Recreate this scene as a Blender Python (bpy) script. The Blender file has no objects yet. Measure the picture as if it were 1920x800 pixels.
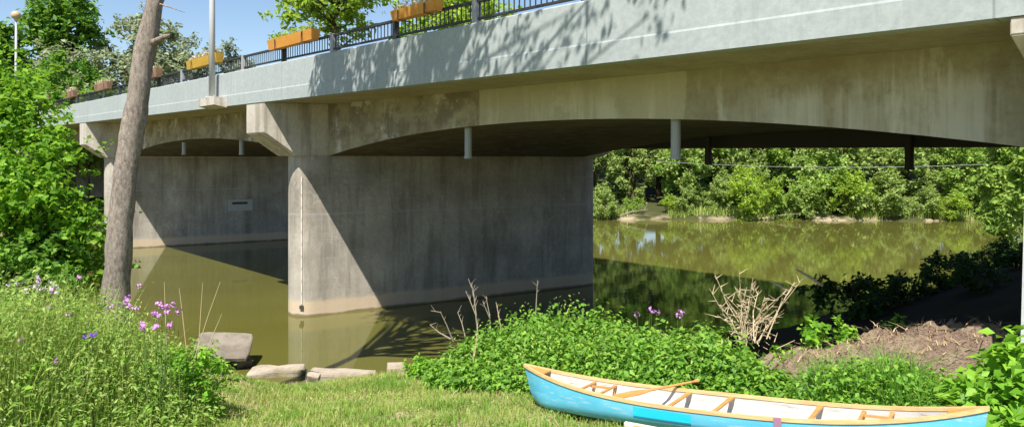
import bpy, bmesh, math, random
import numpy as np
from mathutils import Vector, Matrix, noise

sc = bpy.context.scene
COL = sc.collection
R = math.radians
rng = np.random.default_rng(7)
random.seed(7)

# ---------------------------------------------------------------- camera
CAMZ = 5.1
cam_d = bpy.data.cameras.new("camera")
cam = bpy.data.objects.new("camera", cam_d)
COL.objects.link(cam)
cam.location = (0, 0, CAMZ)
cam.rotation_euler = (R(90), 0, 0)
cam_d.sensor_width = 36
cam_d.lens = 36 * 1320 / 1920
cam_d.shift_y = -100 / 1920
cam_d.clip_end = 2000
sc.camera = cam

# ---------------------------------------------------------------- light
L = Vector((0.356, 1.084, -1.8)).normalized()
elev = math.asin(-L.z)
w = bpy.data.worlds.new("World")
sc.world = w
w.use_nodes = True
nt = w.node_tree
sky = nt.nodes.new("ShaderNodeTexSky")
sky.sky_type = 'NISHITA'
sky.sun_disc = False
sky.sun_elevation = elev
sky.sun_rotation = math.atan2(-L.x, -L.y)
sky.air_density = 1.0
sky.dust_density = 0.35
sky.ozone_density = 2.2
nt.links.new(sky.outputs[0], nt.nodes["Background"].inputs[0])
nt.nodes["Background"].inputs[1].default_value = 0.088
sd = bpy.data.lights.new("sun", 'SUN')
sd.energy = 5.0
sd.angle = R(0.53)
sd.color = (1.0, 0.95, 0.87)
sun = bpy.data.objects.new("sun", sd)
COL.objects.link(sun)
sun.location = (-20, -30, 60)
sun.rotation_euler = L.to_track_quat('-Z', 'Y').to_euler()
sc.view_settings.view_transform = 'Standard'
sc.view_settings.look = 'None'
sc.view_settings.gamma = 1
sc.view_settings.use_curve_mapping = False
sc.view_settings.exposure = 0.85
sc.cycles.max_bounces = 8
sc.cycles.transparent_max_bounces = 8


# ---------------------------------------------------------------- materials
def mat(name, color, rough=0.8, spec=0.3):
    m = bpy.data.materials.new(name)
    m.use_nodes = True
    b = m.node_tree.nodes["Principled BSDF"]
    b.inputs["Base Color"].default_value = (*color, 1)
    b.inputs["Roughness"].default_value = rough
    b.inputs["Specular IOR Level"].default_value = spec
    return m


class NG:
    """tiny node graph helper"""
    def __init__(s, m):
        s.t = m.node_tree
        s.b = s.t.nodes["Principled BSDF"]

    def n(s, typ, **kw):
        x = s.t.nodes.new(typ)
        for k, v in kw.items():
            setattr(x, k, v)
        return x

    def l(s, a, b):
        s.t.links.new(a, b)

    def coord(s, scale=(1, 1, 1), kind="Object", rot=(0, 0, 0)):
        tc = s.n("ShaderNodeTexCoord")
        mp = s.n("ShaderNodeMapping")
        mp.inputs["Scale"].default_value = scale
        mp.inputs["Rotation"].default_value = rot
        s.l(tc.outputs[kind], mp.inputs[0])
        return mp.outputs[0]

    def noise(s, vec, scale, detail=5, rough=0.6):
        x = s.n("ShaderNodeTexNoise")
        x.inputs["Scale"].default_value = scale
        x.inputs["Detail"].default_value = detail
        x.inputs["Roughness"].default_value = rough
        s.l(vec, x.inputs["Vector"])
        return x.outputs["Fac"]

    def ramp(s, fac, stops):
        x = s.n("ShaderNodeValToRGB")
        e = x.color_ramp.elements
        while len(e) < len(stops):
            e.new(0.5)
        for i, (p, c) in enumerate(stops):
            e[i].position = p
            e[i].color = (*c, 1) if len(c) == 3 else c
        s.l(fac, x.inputs[0])
        return x.outputs[0]

    def mix(s, fac, a, b, mode='MIX'):
        x = s.n("ShaderNodeMix", data_type='RGBA', blend_type=mode)
        if isinstance(fac, (int, float)):
            x.inputs[0].default_value = fac
        else:
            s.l(fac, x.inputs[0])
        for i, v in ((6, a), (7, b)):
            if isinstance(v, tuple):
                x.inputs[i].default_value = (*v, 1)
            else:
                s.l(v, x.inputs[i])
        return x.outputs[2]

    def bump(s, h, strength=0.3, dist=0.02):
        x = s.n("ShaderNodeBump")
        x.inputs["Strength"].default_value = strength
        x.inputs["Distance"].default_value = dist
        s.l(h, x.inputs["Height"])
        s.l(x.outputs[0], s.b.inputs["Normal"])

    def math(s, op, a, b=None):
        x = s.n("ShaderNodeMath", operation=op)
        for i, v in ((0, a), (1, b)):
            if v is None:
                continue
            if isinstance(v, (int, float)):
                x.inputs[i].default_value = v
            else:
                s.l(v, x.inputs[i])
        return x.outputs[0]


BLK = (0.0, 0.0, 0.0)
WHT = (1.0, 1.0, 1.0)


def concrete(name, c1, c2, streak=None, streak_amt=0.6, waterline=False, blotch=None, boards=False, bump=0.35,
             smin=.48, smax=.62, sfreq=2.2):
    m = mat(name, c1, 0.88, 0.2)
    g = NG(m)
    v = g.coord()
    big = g.noise(v, 0.55, 6, .65)
    fine = g.noise(v, 9, 6, .7)
    col = g.mix(g.ramp(big, [(.35, BLK), (.65, WHT)]), c1, c2)
    col = g.mix(g.ramp(fine, [(.3, (.78, .78, .78)), (.7, (1.08, 1.08, 1.08))]), (0, 0, 0), col, 'MULTIPLY') if False else \
        g.mix(1.0, col, g.ramp(fine, [(.25, (.72, .72, .71)), (.75, (1.0, 1.0, 1.0))]), 'MULTIPLY')
    if streak:
        sv = g.coord((sfreq, sfreq, 0.22))
        sn = g.noise(sv, 1.0, 7, .7)
        sf = g.math('MULTIPLY', g.ramp(sn, [(smin, BLK), (smax, WHT)]), streak_amt)
        col = g.mix(sf, col, streak)
    if blotch:
        bn = g.noise(g.coord((1, 1, 1.3)), 1.3, 7, .72)
        col = g.mix(g.math('MULTIPLY', g.ramp(bn, [(.50, BLK), (.64, WHT)]), .75), col, blotch)
    h = fine
    if boards:
        sp = g.n("ShaderNodeSeparateXYZ")
        g.l(g.coord(), sp.inputs[0])
        wv = g.math('FRACT', g.math('MULTIPLY', g.math('ADD', sp.outputs[2], g.math('MULTIPLY', g.noise(g.coord(), .8, 2), .12)), 4.7))
        line = g.ramp(wv, [(.0, WHT), (.1, BLK), (.9, BLK), (1, WHT)])
        nz = g.ramp(g.noise(g.coord((.7, .7, 4)), 1.2, 4), [(.4, BLK), (.7, WHT)])
        lf = g.math('MULTIPLY', g.math('MULTIPLY', line, nz), .32)
        col = g.mix(lf, col, (c2[0] * 1.5, c2[1] * 1.5, c2[2] * 1.5))
        # pour joint, runs along the whole wall
        j = g.math('ABSOLUTE', g.math('SUBTRACT', sp.outputs[2], 3.32))
        col = g.mix(g.math('MULTIPLY', g.ramp(j, [(.02, WHT), (.05, BLK)]), .55), col, (.42, .42, .4))
        sc_ = g.noise(g.coord((1.6, 1.6, 1.2), rot=(0.3, .8, .2)), 1.6, 9, .85)
        col = g.mix(g.math('MULTIPLY', g.ramp(sc_, [(.55, BLK), (.66, WHT)]), .45), col, (.5, .49, .46))
        # pale run-off lines and scrapes, thin and curved
        rn = g.noise(g.coord((1.1, 1.1, .7)), 1.1, 3, .5)
        thin = g.ramp(g.math('ABSOLUTE', g.math('SUBTRACT', rn, .5)), [(.0, WHT), (.012, BLK)])
        rm = g.ramp(g.noise(g.coord(), .9, 2), [(.46, BLK), (.58, WHT)])
        col = g.mix(g.math('MULTIPLY', g.math('MULTIPLY', thin, rm), .5), col, (.56, .54, .50))
        soft = g.noise(g.coord((.5, .5, .35)), 1.0, 5, .6)
        col = g.mix(1.0, col, g.ramp(soft, [(.35, (.72, .71, .69)), (.62, (1, 1, 1))]), 'MULTIPLY')
        h = g.math('ADD', fine, g.math('MULTIPLY', line, -.08))
    if waterline:
        sp = g.n("ShaderNodeSeparateXYZ")
        g.l(g.coord(), sp.inputs[0])
        zz = g.math('ADD', sp.outputs[2], g.math('MULTIPLY', g.math('SUBTRACT', g.noise(g.coord(), 1.5, 4), .5), .18))
        band = g.ramp(zz, [(.44, WHT), (.56, BLK)])
        col = g.mix(g.math('MULTIPLY', band, .75), col, (.56, .44, .30))
        wet = g.ramp(zz, [(.03, WHT), (.09, BLK)])
        col = g.mix(g.math('MULTIPLY', wet, .8), col, (.12, .09, .05))
    g.l(col, g.b.inputs["Base Color"])
    g.bump(h, bump, 0.02)
    return m


M = {}
M['parapet'] = concrete('parapet_paint', (.37, .41, .405), (.405, .445, .44), (.29, .325, .315), .3, bump=.15)
g = NG(M['parapet'])
old = g.b.inputs["Base Color"].links[0].from_socket
dt = g.n("ShaderNodeVectorMath", operation='DOT_PRODUCT')
g.l(g.coord(), dt.inputs[0])
dt.inputs[1].default_value = (.682, -.731, 0)
fr = g.math('ABSOLUTE', g.math('SUBTRACT', g.math('FRACT', g.math('MULTIPLY', g.math('ADD', dt.outputs["Value"], 50.3), 1 / 6.1)), .5))
jt = g.math('MULTIPLY', g.ramp(fr, [(.0, WHT), (.0028, BLK)]), .6)
c_ = g.mix(jt, old, (.12, .13, .13))
dr = g.noise(g.coord((3.4, 3.4, .12)), 1.3, 6, .75)
c_ = g.mix(g.math('MULTIPLY', g.ramp(dr, [(.55, BLK), (.72, WHT)]), .5), c_, (.24, .25, .235))
g.l(c_, g.b.inputs["Base Color"])
M['pier'] = concrete('pier_concrete', (.58, .53, .455), (.38, .345, .295), (.19, .17, .145), .55, waterline=True, boards=True)
M['nose'] = M['pier']
M['bracket'] = concrete('bracket_concrete', (.64, .59, .52), (.48, .43, .36), (.20, .165, .12), .6, bump=.3)
M['girder'] = concrete('girder_concrete', (.47, .43, .31), (.33, .285, .185), (.68, .65, .57), .75, blotch=(.215, .18, .115),
                       bump=.35, smin=.54, smax=.64, sfreq=1.5)
g = NG(M['girder'])
old = g.b.inputs["Base Color"].links[0].from_socket
dt = g.n("ShaderNodeVectorMath", operation='DOT_PRODUCT')
g.l(g.coord(), dt.inputs[0])
dt.inputs[1].default_value = (.682, -.731, 0)
tt = g.math('ADD', dt.outputs["Value"], g.math('MULTIPLY', g.noise(g.coord(), 1.2, 4), .25))
sp = g.n("ShaderNodeSeparateXYZ")
g.l(g.coord(), sp.inputs[0])
zn = g.math('ADD', sp.outputs[2], g.math('MULTIPLY', g.math('SUBTRACT', g.noise(g.coord((2.2, 2.2, .25)), 1.3, 6, .7), .5), 1.1))
# grey washed lower half on the landward part, olive grime above it
lowm = g.ramp(g.math('SUBTRACT', zn, 5.7), [(.40, WHT), (.66, BLK)])
vs_ = g.ramp(g.noise(g.coord((2.6, 2.6, .12)), 1.1, 5, .7), [(.40, (.15, .15, .15)), (.60, WHT)])
lowm = g.math('MULTIPLY', lowm, vs_)
land = g.ramp(g.math('MULTIPLY', tt, .04), [(.60, BLK), (.66, WHT)])
c_ = g.mix(g.math('MULTIPLY', g.math('MULTIPLY', lowm, land), .75), old, (.60, .58, .51))
up = g.ramp(g.math('MULTIPLY', g.math('SUBTRACT', zn, 6.0), 1.0), [(.25, BLK), (.80, WHT)])
c_ = g.mix(g.math('MULTIPLY', up, .55), c_, (.33, .29, .16))
# cleaner repaired stretch and a dark weathered one next to the pier
rep = g.math('MULTIPLY', g.math('GREATER_THAN', tt, 8.6), g.math('LESS_THAN', tt, 14.6))
c_ = g.mix(g.math('MULTIPLY', rep, .55), c_, (.56, .52, .37))
dk = g.math('LESS_THAN', tt, 8.6)
pn = g.ramp(g.noise(g.coord((1, 1, 1.2)), .9, 6, .7), [(.42, WHT), (.56, BLK)])
c_ = g.mix(g.math('MULTIPLY', g.math('MULTIPLY', dk, pn), .75), c_, (.17, .14, .10))
wp = g.ramp(g.noise(g.coord((.9, .9, 1.1), rot=(0, 0, 1.1)), 1.1, 5, .65), [(.60, BLK), (.64, WHT)])
c_ = g.mix(g.math('MULTIPLY', g.math('MULTIPLY', dk, wp), .6), c_, (.62, .59, .53))
g.l(c_, g.b.inputs["Base Color"])
M['soffit'] = concrete('soffit_concrete', (.47, .41, .29), (.36, .305, .21), (.26, .21, .14), .5, bump=.25)
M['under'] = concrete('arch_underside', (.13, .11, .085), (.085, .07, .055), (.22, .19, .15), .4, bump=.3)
M['endpier'] = concrete('end_pier_concrete', (.60, .60, .60), (.55, .55, .56), (.5, .5, .5), .3, bump=.15)
M['asphalt'] = mat('asphalt', (.05, .05, .05), .9)
M['block'] = concrete('block_concrete', (.46, .40, .32), (.36, .30, .235), (.22, .17, .12), .5, blotch=(.20, .19, .10), bump=1)
M['slab'] = concrete('slab_concrete', (.30, .26, .21), (.19, .165, .13), (.13, .11, .085), .7, bump=1)
M['railing'] = mat('railing_metal', (.035, .035, .036), .5)
M['railpost'] = mat('post_metal', (.30, .31, .32), .5)
M['galv'] = mat('galvanised_steel', (.45, .46, .46), .45, .5)
M['pvc'] = mat('grey_drain_pipe', (.34, .36, .38), .5)
M['globe'] = mat('lamp_globe', (.52, .37, .2), .35)
M['cable'] = mat('cable_sheath', (.2, .21, .21), .5)
M['steel_dark'] = mat('dark_steel', (.06, .055, .05), .6)
M['plaque'] = mat('plaque_face', (.42, .43, .42), .5)
M['plaque_ink'] = mat('plaque_ink', (.05, .05, .05), .6)
M['gauge'] = mat('gauge_white', (.74, .73, .69), .6)
M['petal'] = mat('phlox_petal', (.60, .27, .62), .6)
M['petal_deep'] = mat('deep_purple_petal', (.17, .04, .52), .6)
M['petal_pale'] = mat('pale_petal', (.74, .55, .76), .6)
M['stem'] = mat('green_stem', (.13, .21, .05), .7)
M['dry'] = mat('dry_stem', (.40, .29, .17), .85)
M['dry_pale'] = mat('pale_dry_stem', (.52, .41, .26), .85)
M['dry_grey'] = mat('grey_dry_stem', (.30, .25, .19), .85)
M['strap'] = mat('mauve_strap', (.32, .17, .25), .7)


def plank(name, c1, c2):
    m = mat(name, c1, .45, .4)
    g = NG(m)
    n = g.noise(g.coord((2, 24, 24)), 1.2, 5)
    g.l(g.mix(g.ramp(n, [(.35, BLK), (.65, WHT)]), c1, c2), g.b.inputs["Base Color"])
    return m


M['wood'] = plank('varnished_wood', (.58, .31, .10), (.44, .21, .06))
M['gunwale'] = plank('gunwale_wood', (.70, .48, .23), (.55, .35, .15))


def painted(name, c1, c2, scuff, amt, rough=.35):
    m = mat(name, c1, rough, .45)
    g = NG(m)
    n = g.noise(g.coord((1, 3, 3)), 1.6, 5)
    col = g.mix(g.ramp(n, [(.35, BLK), (.65, WHT)]), c1, c2)
    s = g.noise(g.coord((.6, 7, 9)), 3.0, 8, .75)
    col = g.mix(g.math('MULTIPLY', g.ramp(s, [(.545, BLK), (.64, WHT)]), amt), col, scuff)
    g.l(col, g.b.inputs["Base Color"])
    g.l(g.ramp(s, [(.4, (rough,) * 3), (.7, (min(1, rough + .35),) * 3)]), g.b.inputs["Roughness"])
    return m


M['canoe'] = painted('canoe_blue_paint', (.09, .42, .60), (.13, .49, .66), (.36, .52, .58), .9, .45)
M['patch'] = painted('blue_patch', (.01, .42, .66), (.01, .45, .69), (.2, .5, .6), .2)
M['canoe_in'] = painted('canoe_white_inside', (.58, .55, .52), (.47, .44, .40), (.28, .235, .19), .85, .65)
M['cream'] = painted('cream_paint', (.74, .68, .58), (.68, .62, .52), (.5, .45, .38), .5, .4)
M['planter'] = painted('planter_orange', (.66, .29, .045), (.57, .25, .04), (.40, .2, .05), .5, .6)
M['planter_o'] = painted('planter_ochre', (.55, .33, .035), (.45, .27, .03), (.3, .2, .05), .5, .6)
M['planter_b'] = painted('planter_brown', (.30, .17, .10), (.22, .13, .08), (.4, .3, .2), .5, .7)
M['soil'] = mat('soil', (.11, .075, .05), .95)


def bark(name, c1, c2):
    m = mat(name, c1, .92, .15)
    g = NG(m)
    n = g.noise(g.coord((8, 8, 3.2)), 2.6, 9, .8)
    n2 = g.noise(g.coord(), .8, 3)
    col = g.mix(g.ramp(n, [(.38, BLK), (.62, WHT)]), c2, c1)
    col = g.mix(1.0, col, g.ramp(n2, [(.3, (.75, .75, .75)), (.7, (1.1, 1.08, 1.05))]), 'MULTIPLY')
    g.l(col, g.b.inputs["Base Color"])
    g.bump(n, 1.0, .035)
    return m


M['bark'] = bark('tree_bark', (.43, .365, .315), (.17, .14, .12))
M['bark_dark'] = bark('dark_bark', (.14, .11, .08), (.08, .06, .045))


def leaf(name, ca, cb, cc, trans=.35, rough=.5, patch=None):
    """leaf colours vary from leaf to leaf (random per island)"""
    m = mat(name, ca, rough, .25)
    g = NG(m)
    geo = g.n("ShaderNodeNewGeometry")
    col = g.ramp(geo.outputs["Random Per Island"], [(0.05, ca), (.5, cb), (.95, cc)])
    if patch:
        pn = g.noise(g.coord(), 1.1, 5, .7)
        col = g.mix(g.ramp(pn, [(.44, BLK), (.60, WHT)]), col, patch)
    g.l(col, g.b.inputs["Base Color"])
    tr = g.n("ShaderNodeBsdfTranslucent")
    tc = g.mix(.5, col, (cc[0] * 1.25, cc[1] * 1.25, cc[2] * .8))
    g.l(tc, tr.inputs[0])
    mx = g.n("ShaderNodeMixShader")
    mx.inputs[0].default_value = trans
    out = g.t.nodes["Material Output"]
    g.l(g.b.outputs[0], mx.inputs[1])
    g.l(tr.outputs[0], mx.inputs[2])
    g.l(mx.outputs[0], out.inputs[0])
    return m


M['lf_shrub'] = leaf('shrub_leaf', (.075, .20, .014), (.15, .33, .024), (.29, .48, .04), .45)
M['lf_nettle'] = leaf('nettle_leaf', (.10, .24, .03), (.17, .36, .045), (.28, .47, .06), .4)
M['lf_weed'] = leaf('weed_leaf', (.16, .30, .05), (.27, .43, .08), (.44, .55, .16), .45)
M['lf_broad'] = leaf('broad_leaf', (.11, .27, .02), (.18, .39, .035), (.28, .50, .05), .4)
M['lf_far'] = leaf('river_tree_leaf', (.16, .24, .06), (.28, .38, .10), (.42, .52, .16), .45)
M['lf_far2'] = leaf('fresh_tree_leaf', (.14, .25, .045), (.26, .40, .07), (.40, .54, .12), .45)
M['lf_dark'] = leaf('dark_tree_leaf', (.06, .16, .02), (.12, .26, .03), (.20, .36, .045), .4)
M['lf_olive'] = leaf('silvery_leaf', (.21, .265, .14), (.30, .35, .21), (.38, .42, .27), .4)
M['lf_hazy'] = leaf('hazy_leaf', (.22, .28, .20), (.28, .34, .25), (.32, .38, .28), .35)
M['lf_oak'] = leaf('crown_leaf', (.04, .10, .012), (.08, .16, .02), (.13, .22, .03), .25)
M['lf_bright'] = leaf('bright_tree_leaf', (.18, .30, .03), (.30, .44, .05), (.42, .55, .08), .5)
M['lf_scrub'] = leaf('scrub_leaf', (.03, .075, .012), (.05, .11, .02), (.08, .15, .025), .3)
M['grass'] = leaf('grass_blade', (.21, .33, .055), (.31, .42, .085), (.46, .46, .18), .4, .6, (.15, .31, .04))
M['tallgrass'] = leaf('tall_grass_blade', (.11, .27, .035), (.17, .37, .05), (.26, .45, .08), .4, .6)
M['weedgrass'] = leaf('weed_grass_blade', (.18, .30, .045), (.29, .42, .075), (.46, .50, .17), .4, .6)
M['straw'] = leaf('straw_blade', (.34, .23, .12), (.45, .33, .18), (.56, .45, .28), .15, .8)

mg = mat('bank_ground', (.2, .18, .1), .95, .1)
g = NG(mg)
v = g.coord()
n1 = g.noise(v, .9, 6, .65)
n2 = g.noise(v, 7, 6, .7)
gcol = g.mix(g.ramp(n1, [(.42, BLK), (.58, WHT)]), (.22, .25, .07), (.34, .29, .16))
gcol = g.mix(g.ramp(n2, [(.52, BLK), (.75, WHT)]), gcol, (.30, .23, .14))
sp = g.n("ShaderNodeSeparateXYZ")
g.l(v, sp.inputs[0])
fy = g.math('MULTIPLY', g.ramp(g.math('MULTIPLY', sp.outputs[1], .01), [(.36, BLK), (.40, WHT)]), 1.0)
gcol = g.mix(fy, gcol, (.055, .06, .022))
sand = g.math('MULTIPLY', g.ramp(sp.outputs[2], [(.18, WHT), (.5, BLK)]), g.ramp(g.noise(v, .35, 4), [(.46, BLK), (.58, WHT)]))
gcol = g.mix(sand, gcol, (.32, .26, .17))
# bridge shade painted into the ground colour of the bank, near black
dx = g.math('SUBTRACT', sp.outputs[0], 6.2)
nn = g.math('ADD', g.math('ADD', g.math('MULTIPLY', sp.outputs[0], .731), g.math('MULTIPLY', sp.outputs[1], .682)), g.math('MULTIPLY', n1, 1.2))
bank_shade = g.math('MULTIPLY', g.ramp(g.math('MULTIPLY', nn, .05), [(.62, BLK), (.66, WHT)]), g.math('MULTIPLY', g.math('GREATER_THAN', dx, -6), g.math('LESS_THAN', sp.outputs[1], 33)))
gcol = g.mix(bank_shade, gcol, (.05, .04, .028))
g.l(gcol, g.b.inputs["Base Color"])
g.bump(n2, .8, .05)
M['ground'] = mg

me = mat('bare_earth', (.26, .17, .12), .95, .1)
g = NG(me)
n1 = g.noise(g.coord((1, 1, 2)), 2.2, 7, .7)
n2 = g.noise(g.coord((3, 3, 6)), 7, 6, .7)
c = g.mix(g.ramp(n1, [(.42, BLK), (.6, WHT)]), (.25, .175, .13), (.37, .285, .20))
c = g.mix(g.ramp(n2, [(.5, BLK), (.66, WHT)]), c, (.12, .08, .06))
g.l(c, g.b.inputs["Base Color"])
g.bump(n2, 1, .06)
M['earth'] = me

mw = mat('river_water', (.155, .13, .026), .04, .5)
g = NG(mw)
g.b.inputs["IOR"].default_value = 1.33
n1 = g.noise(g.coord((.35, .8, 1), rot=(0, 0, R(-30))), 2.2, 4, .55)
n0 = g.noise(g.coord((.03, .05, 1)), 1.5, 3)
g.l(g.mix(g.ramp(n0, [(.35, BLK), (.65, WHT)]), (.092, .088, .02), (.118, .114, .026)), g.b.inputs["Base Color"])
g.bump(n1, .06, .035)
M['water'] = mw


# ---------------------------------------------------------------- geometry helpers
class MB:
    def __init__(s):
        s.v = []
        s.f = []

    def add(s, vs, fs):
        o = len(s.v)
        s.v += [tuple(x) for x in vs]
        s.f += [tuple(i + o for i in f) for f in fs]

    def hexa(s, p):
        """8 points: bottom 4 ccw, top 4"""
        s.add(p, [(3, 2, 1, 0), (4, 5, 6, 7), (0, 1, 5, 4), (1, 2, 6, 5), (2, 3, 7, 6), (3, 0, 4, 7)])

    def box(s, a, b):
        x0, y0, z0 = a
        x1, y1, z1 = b
        s.hexa([(x0, y0, z0), (x1, y0, z0), (x1, y1, z0), (x0, y1, z0), (x0, y0, z1), (x1, y0, z1), (x1, y1, z1), (x0, y1, z1)])

    def prism(s, a, b):
        """two matching outlines -> closed solid"""
        n = len(a)
        s.add(list(a) + list(b), [tuple(range(n))[::-1], tuple(range(n, 2 * n))] +
              [(i, (i + 1) % n, n + (i + 1) % n, n + i) for i in range(n)])

    def tube(s, pts, rad, k=8, cap=True):
        pts = [Vector(p) for p in pts]
        if isinstance(rad, (int, float)):
            rad = [rad] * len(pts)
        rings = []
        up = None
        for i, p in enumerate(pts):
            t = (pts[min(i + 1, len(pts) - 1)] - pts[max(i - 1, 0)]).normalized()
            if up is None:
                up = Vector((0, 0, 1)) if abs(t.z) < .9 else Vector((1, 0, 0))
            a = t.cross(up).normalized()
            bb = a.cross(t).normalized()
            up = bb
            rings.append([p + (a * math.cos(2 * math.pi * j / k) + bb * math.sin(2 * math.pi * j / k)) * rad[i] for j in range(k)])
        vs = [q for r in rings for q in r]
        fs = []
        for i in range(len(pts) - 1):
            for j in range(k):
                fs.append((i * k + j, i * k + (j + 1) % k, (i + 1) * k + (j + 1) % k, (i + 1) * k + j))
        if cap:
            fs.append(tuple(range(k))[::-1])
            fs.append(tuple((len(pts) - 1) * k + j for j in range(k)))
        s.add(vs, fs)

    def sphere(s, c, r, nu=10, nv=7, squash=1):
        vs = [(c[0], c[1], c[2] - r * squash)]
        for i in range(1, nv):
            a = -math.pi / 2 + math.pi * i / nv
            for j in range(nu):
                b = 2 * math.pi * j / nu
                vs.append((c[0] + r * math.cos(a) * math.cos(b), c[1] + r * math.cos(a) * math.sin(b), c[2] + r * squash * math.sin(a)))
        vs.append((c[0], c[1], c[2] + r * squash))
        fs = [(0, 1 + (j + 1) % nu, 1 + j) for j in range(nu)]
        for i in range(nv - 2):
            for j in range(nu):
                fs.append((1 + i * nu + j, 1 + i * nu + (j + 1) % nu, 1 + (i + 1) * nu + (j + 1) % nu, 1 + (i + 1) * nu + j))
        t = len(vs) - 1
        b0 = 1 + (nv - 2) * nu
        fs += [(b0 + j, b0 + (j + 1) % nu, t) for j in range(nu)]
        s.add(vs, fs)


def link(name, me, m, parent=None):
    if m is not None:
        me.materials.append(m)
    o = bpy.data.objects.new(name, me)
    COL.objects.link(o)
    if parent is not None:
        o.parent = parent
    return o


def obj(name, mb, m, parent=None, origin=None, smooth=False, bevel=0):
    me = bpy.data.meshes.new(name)
    vs = mb.v
    if origin is not None:
        vs = [(a - origin[0], b - origin[1], c - origin[2]) for a, b, c in vs]
    me.from_pydata(vs, [], mb.f)
    bm = bmesh.new()
    bm.from_mesh(me)
    bmesh.ops.recalc_face_normals(bm, faces=bm.faces)
    if bevel:
        bmesh.ops.bevel(bm, geom=list(bm.edges), offset=bevel, segments=2, affect='EDGES', clamp_overlap=True)
    bm.to_mesh(me)
    bm.free()
    if smooth:
        me.polygons.foreach_set("use_smooth", [True] * len(me.polygons))
    return link(name, me, m, parent)


def npmesh(name, verts, faces_arr, m, parent=None, smooth=False):
    """verts (N,3), faces_arr (F,k) fast mesh"""
    me = bpy.data.meshes.new(name)
    F, k = faces_arr.shape
    me.vertices.add(len(verts))
    me.vertices.foreach_set("co", np.asarray(verts, np.float32).ravel())
    me.loops.add(F * k)
    me.loops.foreach_set("vertex_index", faces_arr.astype(np.int32).ravel())
    me.polygons.add(F)
    me.polygons.foreach_set("loop_start", np.arange(0, F * k, k, dtype=np.int32))
    me.polygons.foreach_set("loop_total", np.full(F, k, np.int32))
    if smooth:
        me.polygons.foreach_set("use_smooth", np.ones(F, bool))
    me.update()
    me.validate()
    return link(name, me, m, parent)


def tag(o, label=None, cat=None, group=None, kind=None):
    if label:
        o['label'] = label
    if cat:
        o['category'] = cat
    if group:
        o['group'] = group
    if kind:
        o['kind'] = kind
    return o


def thing(name, loc, label, cat, group=None, rz=0):
    o = bpy.data.objects.new(name, None)
    o.empty_display_size = .3
    COL.objects.link(o)
    o.location = loc
    o.rotation_euler = (0, 0, rz)
    return tag(o, label, cat, group)


def dup(root, loc, rz=0, scale=1, label=None, group=None, cat=None):
    r = root.copy()
    COL.objects.link(r)
    r.location = loc
    r.rotation_euler = (0, 0, rz)
    r.scale = (scale,) * 3 if isinstance(scale, (int, float)) else scale
    tag(r, label, cat, group)
    for ch in list(root.children):
        c2 = ch.copy()
        COL.objects.link(c2)
        c2.parent = r
        for gch in ch.children:
            d2 = gch.copy()
            COL.objects.link(d2)
            d2.parent = c2
    return r


def unit(a):
    return a / np.maximum(np.linalg.norm(a, axis=-1, keepdims=True), 1e-9)


def leaves(P, size, nrm=None, spread=.9, axis=None, width=.55, fold=.18, rg=rng):
    """pointed leaves folded on the midrib, two quads each: returns verts, faces"""
    n = len(P)
    size = np.broadcast_to(np.asarray(size, float), (n,))[:, None]
    N = rg.normal(size=(n, 3)) * spread
    if nrm is not None:
        N = N + nrm
    else:
        N = N + np.array([0, 0, .8])
    N = unit(N)
    A = rg.normal(size=(n, 3)) if axis is None else axis + rg.normal(size=(n, 3)) * .35
    A = A - (A * N).sum(1, keepdims=True) * N
    A = unit(A)
    B = np.cross(N, A)
    base = P
    mid = P + A * size * .45 - N * size * fold * .3
    tip = P + A * size - N * size * fold * .6
    l1 = P + A * size * .4 + B * size * width * .5 + N * size * fold * .5
    r1 = P + A * size * .4 - B * size * width * .5 + N * size * fold * .5
    V = np.stack([base, l1, tip, mid, r1], 1).reshape(-1, 3)
    i = np.arange(n)[:, None] * 5
    F = np.concatenate([i + np.array([[0, 3, 2, 1]]), i + np.array([[0, 4, 2, 3]])], 0)
    return V, F


def blades(P, h, lean, wid, rg=rng, bend=.5):
    """grass blades: two-segment strips (a quad and a tip quad)"""
    n = len(P)
    h = np.broadcast_to(np.asarray(h, float), (n,))[:, None]
    wid = np.broadcast_to(np.asarray(wid, float), (n,))[:, None]
    a = rg.uniform(0, 2 * np.pi, n)
    D = np.stack([np.cos(a), np.sin(a), np.zeros(n)], 1)
    S = np.stack([-np.sin(a), np.cos(a), np.zeros(n)], 1)
    ln = np.abs(rg.normal(size=(n, 1))) * lean
    Z = np.array([0, 0, 1.])
    m = P + Z * h * .55 + D * ln * h * .35
    t = P + Z * h * (1 - .25 * np.minimum(ln * bend, 1)) + D * ln * h
    V = np.stack([P - S * wid, P + S * wid, m + S * wid * .8, m - S * wid * .8, t], 1).reshape(-1, 3)
    i = np.arange(n)[:, None] * 5
    F = np.concatenate([i + np.array([[0, 1, 2, 2]]), i + np.array([[0, 2, 3, 3]]), i + np.array([[3, 2, 4, 4]])], 0)[:, :3]
    return V, F


def merge(parts):
    V, F, o = [], [], 0
    for v, f in parts:
        V.append(v)
        F.append(f + o)
        o += len(v)
    return np.concatenate(V), np.concatenate(F)


# ---------------------------------------------------------------- world layout
D = Vector((.682, -.731, 0)).normalized()      # along the bridge, towards the near bank
S = Vector((.861, .508, 0)).normalized()       # along the piers, upstream
C1 = Vector((-6.80, 23.7, 0))                  # nose centre of the middle pier
T2, T0, T3, TE = -23.7, 21.1, -46.0, 42.0
MF, MG = -1.78, .27                            # front of parapet / face of girder, measured along S
W = 11.0
MF2, MG2 = W - MF, W - MG


def P(t, m, z=0):
    q = C1 + D * t + S * m
    return Vector((q.x, q.y, z))


def zb(t):
    """underside of the deck edge, gently graded"""
    return 6.95 - .0118 * t


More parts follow.
